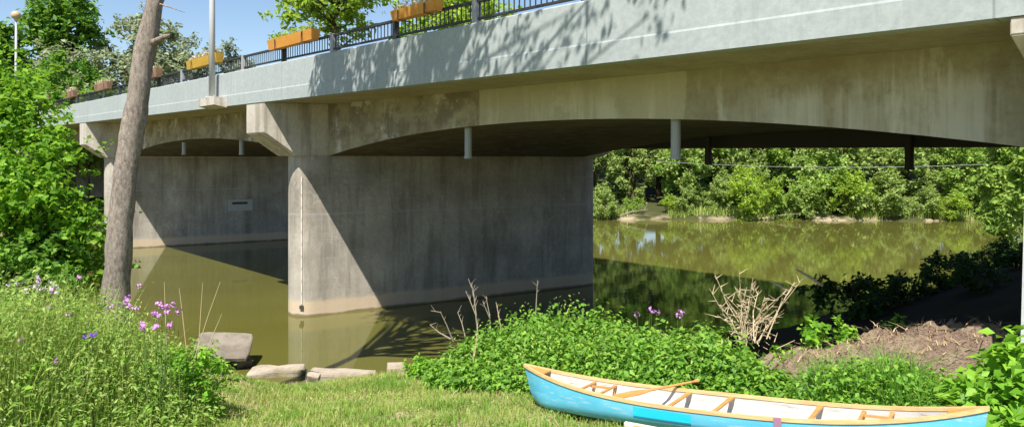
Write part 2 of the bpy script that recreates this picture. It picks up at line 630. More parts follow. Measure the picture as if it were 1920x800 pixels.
# near bank shoreline and far bank shoreline, y as function of x
XN = [-150, -90, -40, -20, -9, -6, -2.5, 1, 5, 12, 25, 45, 90, 150]
YN = [-71, -36, -7, 5, 12.3, 14.8, 16.3, 16.8, 18.5, 23, 30, 36, 44, 50]
XF = [-150, -90, -50, -30, -15, 0, 15, 40, 60, 90, 150]
YF = [-24, 11, 36, 47.5, 55, 59.5, 60.5, 58.5, 57, 66, 80]


def sstep(a, b, x):
    t = np.clip((x - a) / (b - a), 0, 1)
    return t * t * (3 - 2 * t)


def wob(x, y):
    return .5 * np.sin(x * 1.3 + y * .7) + .5 * np.sin(x * .6 - y * 1.7 + 1)


def ground_z(x, y):
    x = np.asarray(x, float)
    y = np.asarray(y, float)
    dn = (np.interp(x, XN, YN) - y) * .97 + .25 * wob(x, y)
    df = (y - np.interp(x, XF, YF)) + .6 * wob(x * .6, y * .6)
    z = np.where(dn > 0, np.minimum(dn, .5) * .5 + np.clip(dn, 0, 7) * .2 + np.clip(dn - 7, 0, 12) * .1, 0)
    z = z + np.where(dn > 0, sstep(4, 7, x) * .15 + sstep(-3.9, -6.3, x) * sstep(0, 2.5, dn) * .8, 0)
    z = z + np.where(dn > 2, .035 * wob(x * 3.1, y * 2.7), 0)
    # right bank stands higher under and beyond the bridge
    z = z + np.where(dn > 0, sstep(9, 16, x) * sstep(0, 3, dn) * .9, 0)
    # far bank and the slope behind it
    zf = np.minimum(df, .6) * .45 + np.clip(df, 0, 40) * .11 + np.clip(df - 10, 0, 60) * .03
    z = np.where(df > 0, zf, z)
    bed = -np.minimum(np.minimum(-dn, -df), 2.0) * .6
    z = np.where((dn <= 0) & (df <= 0), np.minimum(bed, -.02), z)
    return z


def gz(x, y):
    return float(ground_z(x, y))


# ground: one sheet, dense near the camera, reaching far away
ax = np.unique(np.concatenate([np.linspace(-900, -60, 24), np.linspace(-60, -12, 60), np.linspace(-12, 14, 190), np.linspace(14, 70, 60), np.linspace(70, 900, 24)]))
ay = np.unique(np.concatenate([np.linspace(-300, -10, 14), np.linspace(-10, 4, 36), np.linspace(4, 24, 150), np.linspace(24, 90, 80), np.linspace(90, 1200, 30)]))
GX, GY = np.meshgrid(ax, ay)
GZ = ground_z(np.clip(GX, -140, 140), GY)
V = np.stack([GX, GY, GZ], -1).reshape(-1, 3)
nx, ny = len(ax), len(ay)
ii = (np.arange(ny - 1)[:, None] * nx + np.arange(nx - 1)[None, :]).ravel()
F = np.stack([ii, ii + 1, ii + nx + 1, ii + nx], 1)
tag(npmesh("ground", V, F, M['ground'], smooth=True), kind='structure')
mb = MB()
mb.add([(-160, -90, 0), (160, -90, 0), (160, 100, 0), (-160, 100, 0)], [(0, 1, 2, 3)])
tag(obj("water", mb, M['water']), kind='structure')

# ---------------------------------------------------------------- bridge
BO = P(0, 0, 0)
bridge = thing("bridge", BO, "long grey concrete road bridge with arched spans crossing the river on thick piers", "bridge")


def B(name, mb, m, parent=None, **k):
    return obj(name, mb, m, parent or bridge, origin=BO, **k)


# spans: arched body between piers
def arch_pts(t0, t1, zh=5.27, zc=6.03, n=26):
    mid, half = (t0 + t1) / 2, (t1 - t0) / 2
    return [(t0 + (t1 - t0) * i / n, zc - (zc - zh) * abs((t0 + (t1 - t0) * i / n - mid) / half) ** 2.1 - .0118 * mid * .3) for i in range(n + 1)]


HW = .72
spans = [(T3 + HW, T2 - HW), (T2 + HW, -HW), (HW, T0 - 1.15), (T0 + 1.15, TE)]
for (a, b) in spans:
    low = arch_pts(a, b)
    mb = MB()
    A = [P(t, MG, z) for t, z in low] + [P(b, MG, zb(b) + .03), P(a, MG, zb(a) + .03)]
    Bq = [P(t, MG2, z) for t, z in low] + [P(b, MG2, zb(b) + .03), P(a, MG2, zb(a) + .03)]
    mb.prism(A, Bq)
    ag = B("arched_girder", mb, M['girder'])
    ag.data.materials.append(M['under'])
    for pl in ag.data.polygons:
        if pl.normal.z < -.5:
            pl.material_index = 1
# deck slab between parapets
mb = MB()
ta, tb = T3, TE
mb.hexa([P(ta, MF + .32, zb(ta)), P(tb, MF + .32, zb(tb)), P(tb, MF2 - .32, zb(tb)), P(ta, MF2 - .32, zb(ta)),
         P(ta, MF + .32, zb(ta) + .42), P(tb, MF + .32, zb(tb) + .42), P(tb, MF2 - .32, zb(tb) + .42), P(ta, MF2 - .32, zb(ta) + .42)])
B("deck_slab", mb, M['soffit'])
mb = MB()
mb.hexa([P(ta, MF + 1.8, zb(ta) + .424), P(tb, MF + 1.8, zb(tb) + .424), P(tb, MF2 - 1.8, zb(tb) + .424), P(ta, MF2 - 1.8, zb(ta) + .424),
         P(ta, MF + 1.8, zb(ta) + .46), P(tb, MF + 1.8, zb(tb) + .46), P(tb, MF2 - 1.8, zb(tb) + .46), P(ta, MF2 - 1.8, zb(ta) + .46)])
B("road_surface", mb, M['asphalt'])


# parapet: profile (m, z) swept along the bridge
def parapet(side):
    sgn = 1 if side == 0 else -1
    m0 = MF if side == 0 else MF2
    prof = [(0, -.004), (0, .345), (.014, .38), (.03, 1.13), (.07, 1.16), (.28, 1.16), (.318, 1.13), (.318, -.004)]
    mb = MB()
    mb.prism([P(ta, m0 + sgn * q, zb(ta) + z) for q, z in prof], [P(tb, m0 + sgn * q, zb(tb) + z) for q, z in prof])
    return mb


TB_RAIL = 16.2
for side in (0, 1):
    B("parapet", parapet(side), M['parapet'])
# joints cut as thin dark lines in the parapet: narrow shallow grooves
PH = 1.16


def rail(side):
    sgn = 1 if side == 0 else -1
    m0 = (MF if side == 0 else MF2) + sgn * .17
    root = None
    mb = MB()
    t1 = TB_RAIL + 8
    n = int((t1 - T3) / 3.05)
    zt = .44
    for zz, hh, ww in ((zt, .055, .05), (.075, .045, .035)):
        a, b_ = T3, t1
        mb.hexa([P(a, m0 - ww, zb(a) + PH + zz), P(b_, m0 - ww, zb(b_) + PH + zz), P(b_, m0 + ww, zb(b_) + PH + zz), P(a, m0 + ww, zb(a) + PH + zz),
                 P(a, m0 - ww, zb(a) + PH + zz + hh), P(b_, m0 - ww, zb(b_) + PH + zz + hh), P(b_, m0 + ww, zb(b_) + PH + zz + hh), P(a, m0 + ww, zb(a) + PH + zz + hh)])
    t = T3
    while t < t1:
        e = .009
        z = zb(t) + PH
        mb.hexa([P(t - e, m0 - e, z + .11), P(t + e, m0 - e, z + .11), P(t + e, m0 + e, z + .11), P(t - e, m0 + e, z + .11),
                 P(t - e, m0 - e, z + zt + .01), P(t + e, m0 - e, z + zt + .01), P(t + e, m0 + e, z + zt + .01), P(t - e, m0 + e, z + zt + .01)])
        t += .152
    r = B("railing", mb, M['railing'])
    k = 0
    t = 10.9 - 3.05 * 18
    while t < t1:
        if t > T3 + .3:
            mb = MB()
            e = .075 if k % 2 == 0 else .05
            z = zb(t) + PH - .002
            mb.hexa([P(t - e, m0 - .062, z), P(t + e, m0 - .062, z), P(t + e, m0 + .062, z), P(t - e, m0 + .062, z),
                     P(t - e, m0 - .062, z + .52), P(t + e, m0 - .062, z + .52), P(t + e, m0 + .062, z + .52), P(t - e, m0 + .062, z + .52)])
            B("post", mb, M['railpost'] if k % 2 == 0 else M['railing'], r)
        k += 1
        t += 3.05
    return r


rail(0)
rail(1)


# piers
def stadium(t0, hw, k=14, grow=0):
    pts = []
    a0 = math.atan2(-S.y, -S.x)
    q = []
    perp = Vector((S.y, -S.x, 0))       # towards near bank
    r = hw + grow
    for i in range(k + 1):
        a = math.pi * i / k
        q.append(P(t0, 0) - S * (math.sin(a) * r) - perp * (math.cos(a) * r))
    for i in range(k + 1):
        a = math.pi * i / k
        q.append(P(t0, W) + S * (math.sin(a) * r) + perp * (math.cos(a) * r))
    return q


def pier(t0, hw, zbot, batter=0, bm='pier'):
    lo, hi = stadium(t0, hw, grow=batter), stadium(t0, hw)
    mb = MB()
    mb.prism([(p.x, p.y, zbot) for p in lo], [(p.x, p.y, 5.24) for p in hi])
    me = B("pier", mb, M[bm])
    for pl in me.data.polygons:
        pl.use_smooth = len(pl.vertices) == 4
    me.data.set_sharp_from_angle(angle=R(40))
    ts = .715
    hw2 = HW - .003
    top = zb(t0) - .003
    prof = [(MF + .02, 5.97), (MF + .02, top), (MF2 - .02, top), (MF2 - .02, 5.97), (W + .75, 5.235), (-.75, 5.235)]
    mb = MB()
    mb.prism([P(t0 - hw2, m, z) for m, z in prof], [P(t0 + hw2, m, z) for m, z in prof])
    B("pier_bracket", mb, M['bracket'], me, bevel=.02)
    return me


p2 = pier(T2, .70, -1.5)
p1 = pier(0, .70, -1.5)
# end pier on the near bank: wider shaft
mb = MB()


def _t_at(px, m):
    nrm = Vector((-D.y, D.x, 0))
    c = nrm.dot(P(0, m))
    r = (px - 960) / 1320
    Y = c / (nrm.x * r + nrm.y)
    return (Vector((r * Y, Y, 0)) - P(0, m)).dot(D)


tlo, thi = _t_at(1903, -1.2), _t_at(1921, -1.2)
mb.hexa([P(tlo, -1.2, .5), P(T0 + 1.6, -1.2, .5), P(T0 + 1.6, W + .8, .5), P(tlo, W + .8, .5),
         P(thi, -1.15, 5.6), P(T0 + 1.5, -1.15, 5.6), P(T0 + 1.5, W + .7, 5.6), P(thi, W + .7, 5.6)])
p0 = B("pier", mb, M['endpier'])
mb = MB()
top = zb(T0) - .003
prof = [(MF + .02, top - .2), (MF + .02, top), (MF2 - .02, top), (MF2 - .02, top - .2), (W + .6, 5.595), (-.6, 5.595)]
mb.prism([P(T0 - .72, m, z) for m, z in prof], [P(T0 + .9, m, z) for m, z in prof])
B("pier_bracket", mb, M['bracket'], p0, bevel=.015)

# water gauge on the nose of the middle pier
e = Vector((-.30, -.954, 0))
gp = Vector((C1.x, C1.y, 0)) + Vector((-.10, -.995, 0)).normalized() * .70
sd_ = Vector((.995, -.1, 0))
mb = MB()
o_ = Vector((-.1, -.995, 0)) * .03


def strip(mb, a, b, z0, z1, th):
    mb.hexa([gp + sd_ * a + Vector((0, 0, z0)), gp + sd_ * b + Vector((0, 0, z0)), gp + sd_ * b - o_ * -th + Vector((0, 0, z0)), gp + sd_ * a - o_ * -th + Vector((0, 0, z0)),
             gp + sd_ * a + Vector((0, 0, z1)), gp + sd_ * b + Vector((0, 0, z1)), gp + sd_ * b - o_ * -th + Vector((0, 0, z1)), gp + sd_ * a - o_ * -th + Vector((0, 0, z1))])


strip(mb, -.018, .018, .40, 4.55, .8)
mgz = mat('gauge_scale', (.74, .73, .69), .6)
g = NG(mgz)
sp = g.n("ShaderNodeSeparateXYZ")
g.l(g.coord(), sp.inputs[0])
st = g.math('GREATER_THAN', g.math('FRACT', g.math('MULTIPLY', sp.outputs[2], 2.5)), .72)
g.l(g.mix(st, (.62, .58, .51), (.47, .44, .38)), g.b.inputs["Base Color"])
B("gauge_strip", mb, mgz, p1)
mb = MB()
strip(mb, -.06, .06, .25, .36, 2.0)
B("gauge_box", mb, M['steel_dark'], p1)
# plaque on the far pier's side
perp = Vector((S.y, -S.x, 0))


def face_box(t0, m0, m1, z0, z1, off, th):
    a = P(t0, m0) + perp * (.70 + off)
    b = P(t0, m1) + perp * (.70 + off)
    q = perp * th
    mb = MB()
    mb.hexa([a + Vector((0, 0, z0)), b + Vector((0, 0, z0)), b + q + Vector((0, 0, z0)), a + q + Vector((0, 0, z0)),
             a + Vector((0, 0, z1)), b + Vector((0, 0, z1)), b + q + Vector((0, 0, z1)), a + q + Vector((0, 0, z1))])
    return mb


plq = B("plaque", face_box(T2, 5.9, 7.35, 1.95, 2.65, 0, .03), M['plaque'], p2)
B("plaque_line", face_box(T2, 6.15, 7.05, 2.36, 2.50, .031, .004), M['plaque_ink'], p2)

# abutments
for t0, s_ in ((T3 - .4, 1), (TE + .4, -1)):
    mb = MB()
    a, b_ = t0 - .4, t0 + .4
    mb.hexa([P(a, MF, -1), P(b_, MF, -1), P(b_, MF2, -1), P(a, MF2, -1),
             P(a, MF, zb(t0) + .4), P(b_, MF, zb(t0) + .4), P(b_, MF2, zb(t0) + .4), P(a, MF2, zb(t0) + .4)])
    B("abutment", mb, M['pier'])


def pix(px, py, Y):
    return Vector(((px - 960) / 1320 * Y, Y, CAMZ - (py - 300) / 1320 * Y))


def on_plane(px, m):
    """t where the sight line through column px meets the vertical plane at m along S"""
    nrm = Vector((-D.y, D.x, 0))
    c = nrm.dot(P(0, m))
    r = (px - 960) / 1320
    Y = c / (nrm.x * r + nrm.y)
    q = Vector((r * Y, Y, 0))
    return (q - P(0, m)).dot(D), Y


# drain pipes below the deck
for px, m, ztop, ylow in ((878, .55, 5.9, 297), (1267, .55, 6.0, 298), (345, .55, 5.8, 290), (453, .55, 5.9, 290), (1705, W - .4, 5.9, 318), (1328, W - .4, 6.0, 308)):
    t, Y = on_plane(px, m)
    mb = MB()
    zl = CAMZ - (ylow - 300) / 1320 * Y
    q = P(t, m)
    r_ = .095 if m < 2 else .12
    mb.tube([(q.x, q.y, zl), (q.x, q.y, ztop + .15)], r_, 14)
    mb.tube([(q.x, q.y, zl - .004), (q.x, q.y, zl + .06)], r_ + .015, 14)
    B("drain_pipe", mb, M['pvc'] if m < 2 else M['steel_dark'], smooth=False)
# service ducts slung under the far edge
mb = MB()
a_, b_ = 1.2, T0 - 1.3
mb.hexa([P(a_, W + .2, 5.56), P(b_, W + .2, 5.40), P(b_, W + 1.0, 5.40), P(a_, W + 1.0, 5.56),
         P(a_, W + .2, 6.35), P(b_, W + .2, 6.2), P(b_, W + 1.0, 6.2), P(a_, W + 1.0, 6.35)])
for t in np.arange(2.5, T0 - 1.5, 3.0):
    q = P(t, W + .6)
    mb.tube([(q.x, q.y, 5.9), (q.x, q.y, 6.95)], .05, 6)
B("service_duct", mb, M['steel_dark'])
# lamp pedestal on the parapet
tl, Yl = on_plane(396, MF - .25)
mb = MB()
z = zb(tl)
mb.hexa([P(tl - .75, MF - .42, z + .03), P(tl + .75, MF - .42, z + .03), P(tl + .75, MF - .002, z - .06), P(tl - .75, MF - .002, z - .06),
         P(tl - .75, MF - .42, z + .30), P(tl + .75, MF - .42, z + .30), P(tl + .75, MF - .002, z + .30), P(tl - .75, MF - .002, z + .30)])
B("lamp_pedestal", mb, M['bracket'])


def street_lamp(base, label, toplen=8.2):
    lp = thing("street_lamp", base, label, "street lamp", "lamps along the bridge")
    mb = MB()
    mb.tube([(0, 0, .04), (0, 0, 3), (0, 0, toplen)], [.11, .10, .065], 12)
    obj("pole", mb, M['galv'], lp, smooth=True)
    mb = MB()
    mb.box((-.17, -.17, 0), (.17, .17, .045))
    for a in (-1, 1):
        for b in (-1, 1):
            mb.tube([(a * .13, b * .13, .04), (a * .13, b * .13, .09)], .02, 6)
    obj("base_plate", mb, M['galv'], lp)
    mb = MB()
    mb.sphere((0, 0, toplen + .34), .34, 16, 10)
    obj("globe", mb, M['globe'], lp, smooth=True)
    mb = MB()
    mb.tube([(0, 0, toplen - .08), (0, 0, toplen + .06)], [.09, .17], 12)
    obj("collar", mb, M['galv'], lp)
    return lp


q = P(tl, MF - .22)
street_lamp((q.x, q.y, zb(tl) + .30), "tall pale grey lamp pole on the concrete ledge of the bridge parapet")
tl2, _ = on_plane(30, MF + .2)
q = pix(30, 30, 54)
street_lamp((q.x, q.y, zb(tl2) + .3), "distant lamp with round yellowish globe above the bushes at far left", q.z - zb(tl2) - .6)


# planters hooked on the railing
M['lf_dryflower'] = leaf('dry_flower', (.30, .28, .12), (.5, .42, .26), (.68, .62, .5), .2)


def planter(px, wid, mt, label, plants, hgt=.3):
    t, Y = on_plane(px, MF - .0)
    z = zb(t) + PH + .40
    base = P(t, MF - .02, z)
    ang = math.atan2(D.y, D.x)
    pl = thing("flower_planter", base, label, "planter", "planters on the bridge railing", ang)
    w2 = wid / 2
    mb = MB()
    # tapered trough with open top
    outer_lo = [(-w2 + .05, -.10, 0), (w2 - .05, -.10, 0), (w2 - .05, .10, 0), (-w2 + .05, .10, 0)]
    outer_hi = [(-w2, -.15, hgt), (w2, -.15, hgt), (w2, .15, hgt), (-w2, .15, hgt)]
    in_hi = [(-w2 + .03, -.12, hgt), (w2 - .03, -.12, hgt), (w2 - .03, .12, hgt), (-w2 + .03, .12, hgt)]
    in_lo = [(-w2 + .05, -.10, hgt - .06), (w2 - .05, -.10, hgt - .06), (w2 - .05, .10, hgt - .06), (-w2 + .05, .10, hgt - .06)]
    vs = outer_lo + outer_hi + in_hi + in_lo
    fs = [(3, 2, 1, 0)]
    for i in range(4):
        j = (i + 1) % 4
        fs += [(i, j, 4 + j, 4 + i), (4 + i, 4 + j, 8 + j, 8 + i), (8 + i, 8 + j, 12 + j, 12 + i)]
    fs.append((12, 13, 14, 15))
    mb.add(vs, fs)
    obj("trough", mb, mt, pl)
    for sg in (-1, 1):
        mb = MB()
        xh = sg * w2 * .6
        mb.box((xh - .018, -.165, -.02), (xh + .018, -.155, hgt * .9))
        mb.box((xh - .018, -.165, -.032), (xh + .018, .165, -.02))
        obj("hook", mb, M['railing'], pl)
    mb = MB()
    mb.box((-w2 + .06, -.09, hgt - .056), (w2 - .06, .09, hgt - .02))
    obj("soil", mb, M['soil'], pl)
    rg = np.random.default_rng(int(px))
    n = int(160 * wid) if plants else 40
    pp = np.stack([rg.uniform(-w2 + .1, w2 - .1, n), rg.uniform(-.12, .12, n), hgt + np.abs(rg.normal(0, .09 if plants else .03, n))], 1)
    V, F = leaves(pp, rg.uniform(.06, .12, n), rg=rg)
    npmesh("flowers_and_leaves", V, F, plants or M['lf_olive'], pl)  # flowers and leaves of the trough in one mesh


planter(782, 1.75, M['planter'], "bright orange flower trough at the top edge of the picture on the bridge railing", M['lf_dryflower'], .22)
planter(550, 2.9, M['planter'], "longest orange trough hooked on the bridge railing left of the leaf shadows", M['lf_bright'], .30)
planter(384, 3.1, M['planter_o'], "ochre yellow planter on the railing behind the lamp pole", M['lf_dryflower'], .32)
planter(286, 2.0, M['planter_b'], "brown planter on the railing half hidden by the leaning tree trunk", M['lf_dryflower'], .35)
planter(194, 2.6, M['planter_b'], "brown planter with white blooms on the railing left of the tree trunk", M['lf_dryflower'], .35)
planter(132, 2.9, M['planter_b'], "far brown planter with cream blooms on the bridge railing", M['lf_dryflower'], .35)
planter(88, 2.8, M['planter_b'], "farthest brown planter on the railing next to the leafy bushes", M['lf_dryflower'], .4)

# cable under the far side of the bridge
cab = thing("overhead_cable", pix(1290, 312, 36), "thin pale cable hanging across the river beyond the bridge", "cable")
mb = MB()
a, b_ = pix(1230, 302, 36), pix(1850, 308, 30)
pts = []
for i in range(21):
    u = i / 20
    p_ = a.lerp(b_, u)
    p_.z -= .2 * 4 * u * (1 - u) * 1.1
    pts.append(p_)
mb.tube(pts, .013, 6)
obj("cable_line", mb, M['cable'], cab, origin=cab.location)


# ---------------------------------------------------------------- trees
def tree(name, loc, label, cat, H, crown_c, crown_r, leafm, barkm, nclump, nleaf, lsize, tr=.2, clump_r=.9, seed=1, group=None,
         lean=(0, 0), hang=0., fill=.55, lw=.6):
    rg = np.random.default_rng(seed)
    t = thing(name, loc, label, cat, group)
    cc = np.array(crown_c, float)
    cr = np.array(crown_r, float)
    # clump centres inside an uneven ellipsoid, pushed outwards
    d_ = unit(rg.normal(size=(nclump, 3)))
    rr = rg.uniform(fill ** 2, 1, (nclump, 1)) ** .5
    bumpy = 1 + .22 * np.sin(d_[:, :1] * 5 + seed) * np.cos(d_[:, 1:2] * 4 + seed * 2)
    C = cc + d_ * rr * cr * bumpy
    mb = MB()
    topz = cc[2] + cr[2] * .5
    tp = [(0, 0, -.25)]
    for i in range(1, 8):
        u = i / 7
        tp.append((cc[0] * u ** 1.3 + lean[0] * math.sin(u * 3), cc[1] * u ** 1.3 + lean[1] * math.sin(u * 3), topz * u))
    mb.tube(tp, [tr * (1.25 if i == 0 else 1 - .11 * i) for i in range(8)], 9)
    zlo = max(.15 * topz, (cc[2] - cr[2]) * .75)
    for c_ in C[: min(nclump, 26)]:
        zs = min(max(zlo, c_[2] - cr[2] * rg.uniform(.3, .8)), topz * .9)
        u = zs / topz
        x0, y0 = cc[0] * u ** 1.3 + lean[0] * math.sin(u * 3), cc[1] * u ** 1.3 + lean[1] * math.sin(u * 3)
        m_ = ((x0 + c_[0]) / 2 + rg.normal(0, .1), (y0 + c_[1]) / 2 + rg.normal(0, .1), zs * .45 + c_[2] * .55)
        mb.tube([(x0, y0, zs), m_, tuple(c_)], [tr * .36, tr * .2, tr * .06], 5)
    obj("trunk", mb, barkm, t, smooth=True)
    per = nleaf // nclump
    pts, nr = [], []
    for c_ in C:
        k = int(per * rg.uniform(.5, 1.5))
        r_ = clump_r * rg.uniform(.6, 1.3)
        # leaves sit along shoots that fan out of the clump
        nsh = max(3, k // 14)
        out = unit(c_ - cc * np.array([1, 1, .8]) + 1e-6)
        sd_ = unit(rg.normal(size=(nsh, 3)) + out * .7 + np.array([0, 0, .35]))
        ln_ = r_ * rg.uniform(.55, 1.45, (nsh, 1))
        st_ = rg.normal(0, .22, (nsh, 3)) * r_
        si = rg.integers(0, nsh, k)
        u_ = rg.uniform(.1, 1, (k, 1)) ** .8
        dd = unit(rg.normal(size=(k, 3)))
        q = st_[si] + sd_[si] * ln_[si] * u_ + dd * lsize * .55
        q[:, 2] -= (hang + .12 * r_) * (u_[:, 0] ** 2) * 1.2
        pts.append(c_ + q)
        nr.append(dd * .5 + sd_[si] * .4 + np.array([0, 0, .8]))
    pts, nr = np.concatenate(pts), np.concatenate(nr)
    V, F = leaves(pts, lsize * rg.uniform(.6, 1.35, len(pts)), nr, .75, rg=rg, width=lw)
    npmesh("crown", V, F, leafm, t)
    return t


# leaning trunk on the left whose crown, above the picture, dapples the parapet
tx, ty = pix(217, 560, 12.2).x, 12.2
tz = gz(tx, ty)
lean_tree = thing("leaning_tree", (tx, ty, tz), "bare leaning tree trunk rising from the wildflowers in front of the bridge", "tree")
mb = MB()
pp = [(213, 760), (217, 560), (222, 470), (236, 330), (253, 220), (266, 130), (280, 60), (292, 0), (312, -110), (345, -260), (380, -420)]
rads = [.30, .222, .205, .19, .182, .18, .158, .138, .12, .10, .08]
pts = []
for (a, b_) in pp:
    q = pix(a, b_, 12.2)
    pts.append((q.x, q.y + (.0 if b_ > 0 else -.004 * b_), q.z))
fine_p, fine_r = [], []
for i in range(len(pts) - 1):
    for k in range(6):
        u = k / 6
        q = Vector(pts[i]).lerp(Vector(pts[i + 1]), u)
        rr_ = rads[i] * (1 - u) + rads[i + 1] * u
        nz = noise.noise(Vector((q.z * 1.7, 3.1, 0)))
        fine_p.append(q + Vector((noise.noise(Vector((q.z * 1.1, 0, 7))) * .035, 0, 0)))
        fine_r.append(rr_ * (1 + .09 * nz))
fine_p.append(Vector(pts[-1]))
fine_r.append(rads[-1])
o0 = len(mb.v)
mb.tube(fine_p, fine_r, 22)
for i in range(o0, len(mb.v)):
    c_ = Vector(mb.v[i])
    ring = (i - o0) // 22
    ctr = fine_p[min(ring, len(fine_p) - 1)]
    d_ = noise.fractal(Vector((c_.x * 5, c_.y * 5, c_.z * 1.6)), 1, 2, 4) * .16
    mb.v[i] = tuple(ctr + (c_ - ctr) * (1 + d_))
fork = Vector(pts[7])
s0 = pix(280, 84, 12.2)
CR = np.random.default_rng(11)
# broken stub
mb.tube([s0, pix(297, 75, 12.05), pix(309, 69, 11.95), pix(318, 66, 11.9)], [.075, .05, .045, .02], 8)
mb.tube([pix(300, 8, 12.1), pix(322, 15, 12.0), pix(346, 24, 11.9)], [.018, .01, .004], 5)
# crown clumps placed sunward of the parapet
cl = []
back = Vector((-L.x, -L.y, -L.z))
for i in range(46):
    t = CR.uniform(4.2, 11.8) if i < 36 else CR.uniform(11.0, 15.5)
    zt = CR.uniform(6.6, 9.4) if i < 36 else CR.uniform(7.2, 9.2)
    zg = CR.uniform(12.6, 16.6)
    q = P(t, MF, zt)
    k = (zg - q.z) / back.z
    c_ = q + back * k
    cl.append(c_)
for c_ in cl:
    base = Vector(pts[8]).lerp(Vector(pts[10]), CR.uniform(0, 1))
    mid = base.lerp(c_, .5) + Vector((0, 0, CR.uniform(.2, .9)))
    mb.tube([base, mid, c_], [.07, .045, .012], 5)
trunk = obj("trunk", mb, M['bark'], lean_tree, origin=lean_tree.location, smooth=True)
P_, N_ = [], []
for i, c_ in enumerate(cl):
    k = int(CR.uniform(90, 270)) if i < 36 else int(CR.uniform(30, 70))
    # drooping sprays
    ns = 7
    for s_ in range(ns):
        a = CR.uniform(0, 2 * math.pi)
        ln = CR.uniform(.5, 1.25)
        st = np.array(c_) + CR.normal(0, .25, 3)
        dr = np.array([math.cos(a) * .55, math.sin(a) * .55, -.35])
        u = CR.uniform(0, 1, k // ns)[:, None]
        P_.append(st + dr * ln * u + np.array([0, 0, -.45]) * (u ** 2) * ln + CR.normal(0, .07, (k // ns, 3)))
P_ = np.concatenate(P_)
V, F = leaves(P_, CR.uniform(.11, .2, len(P_)), rg=CR, width=.6)
npmesh("crown", V - np.array(lean_tree.location), F, M['lf_oak'], lean_tree)


def at(px, Y):
    x = (px - 960) / 1320 * Y
    return (x, Y, max(gz(x, Y), 0))


# trees behind the left end of the bridge
def ctree(name, px, Y, ytop, ybot, hw_px, label, cat, leafm, seed, nleaf=5000, nclump=40, lsize=.35, tr=.2, cr_=1.3, fill=.5, depth=None, group=None, hang=0.):
    b = at(px, Y)
    zt = CAMZ + (300 - ytop) / 1320 * Y - b[2]
    zl = CAMZ + (300 - ybot) / 1320 * Y - b[2]
    rx = hw_px / 1320 * Y
    return tree(name, b, label, cat, zt, (0, 0, (zt + zl) / 2), (rx * .85, (depth or rx) * .85, (zt - zl) / 2 * .88), leafm, M['bark_dark'], nclump, nleaf, lsize,
                tr=tr, clump_r=cr_, seed=seed, fill=fill, group=group, hang=hang)


ctree("deciduous_tree", 118, 62, -25, 135, 62, "dark green rounded tree standing against the sky left of the silvery tree", "tree", M['lf_dark'], 3, 4200, 34, .55, .35, 1.5, .35)
ctree("silvery_tree", 262, 66, 18, 215, 105, "silvery grey green tree behind the railing either side of the leaning trunk", "tree", M['lf_olive'], 4, 7500, 60, .45, .3, 1.6, .3, hang=.3)
ctree("deciduous_tree", 18, 58, 55, 190, 40, "dark tree at the left edge below the round lamp globe", "tree", M['lf_dark'], 5, 3500, 26, .5, .3, 1.2, .3)
ctree("deciduous_tree", 628, 70, -65, 66, 115, "bright spring green tree above the bridge railing between two orange troughs", "tree", M['lf_bright'], 6, 4800, 46, .55, .35, 1.7, .35)
ctree("deciduous_tree", 850, 74, -60, 130, 130, "bright green tree seen through the railing balusters right of the orange trough", "tree", M['lf_bright'], 16, 7000, 52, .55, .35, 1.7, .3)
ctree("deciduous_tree", 455, 130, 68, 200, 40, "small pale hazy tree showing over the railing right of the lamp pole", "tree", M['lf_hazy'], 7, 2500, 22, .7, .3, 1.8, .3)
ctree("deciduous_tree", 335, 120, 78, 200, 48, "pale hazy tree behind the leaning trunk's right side", "tree", M['lf_hazy'], 8, 2500, 22, .7, .3, 1.8, .3)
ctree("silvery_tree", 120, 60, 95, 240, 75, "low silvery green tree filling the gap below the dark rounded tree", "tree", M['lf_olive'], 91, 5200, 44, .42, .25, 1.4, .3)
ctree("deciduous_tree", 165, 54, 165, 300, 60, "low bright green bush tree behind the far end of the bridge", "tree", M['lf_far2'], 9, 4000, 30, .4, .2, 1.2, .3)
ctree("deciduous_tree", 250, 60, 150, 330, 70, "olive green tree behind the bridge between the far piers", "tree", M['lf_far'], 10, 4000, 30, .45, .2, 1.3, .3)

# far bank woods: several kinds, copied along the shore
kinds = []
proto_specs = [
    ("river_tree", M['lf_far'], 9.5, (3.4, 3.0, 4.4), 4.9, 6800, 44, .33),
    ("river_tree", M['lf_far2'], 12.0, (3.8, 3.4, 5.6), 6.2, 7400, 48, .36),
    ("river_tree", M['lf_dark'], 13.0, (4.2, 3.4, 6.0), 6.8, 6400, 38, .4),
]
labels = ["olive green leafy tree on the far river bank seen under the arch",
          "fresh green leafy tree on the far river bank seen under the arch",
          "dark green leafy tree at the back of the far river bank"]
for i, (nm, lm, H, cr_, cz, nl, ncl, ls) in enumerate(proto_specs):
    kinds.append(tree(nm, (0, 0, 0), labels[i], "tree", H, (0, 0, cz), cr_, lm, M['bark_dark'], ncl, nl, ls, tr=.22, clump_r=1.0, seed=20 + i, group="woods on the far bank", fill=.25))
bush_labels = ["low olive bush leaning over the water on the far bank", "low bright green bush at the water's edge on the far bank", "pale yellow green bush at the water's edge on the far bank"]
bushes = []
for i, lm in enumerate((M['lf_far'], M['lf_far2'], M['lf_bright'])):
    bushes.append(tree("river_bush", (0, 0, 0), bush_labels[i], "bush", 3.4, (0, 0, 1.7), (2.0, 1.6, 1.7), lm, M['bark_dark'], 26, 4600, .21, tr=.08, clump_r=.7, seed=30 + i, group="bushes on the far bank", fill=.2))
rr = np.random.default_rng(5)
used = [False] * 6


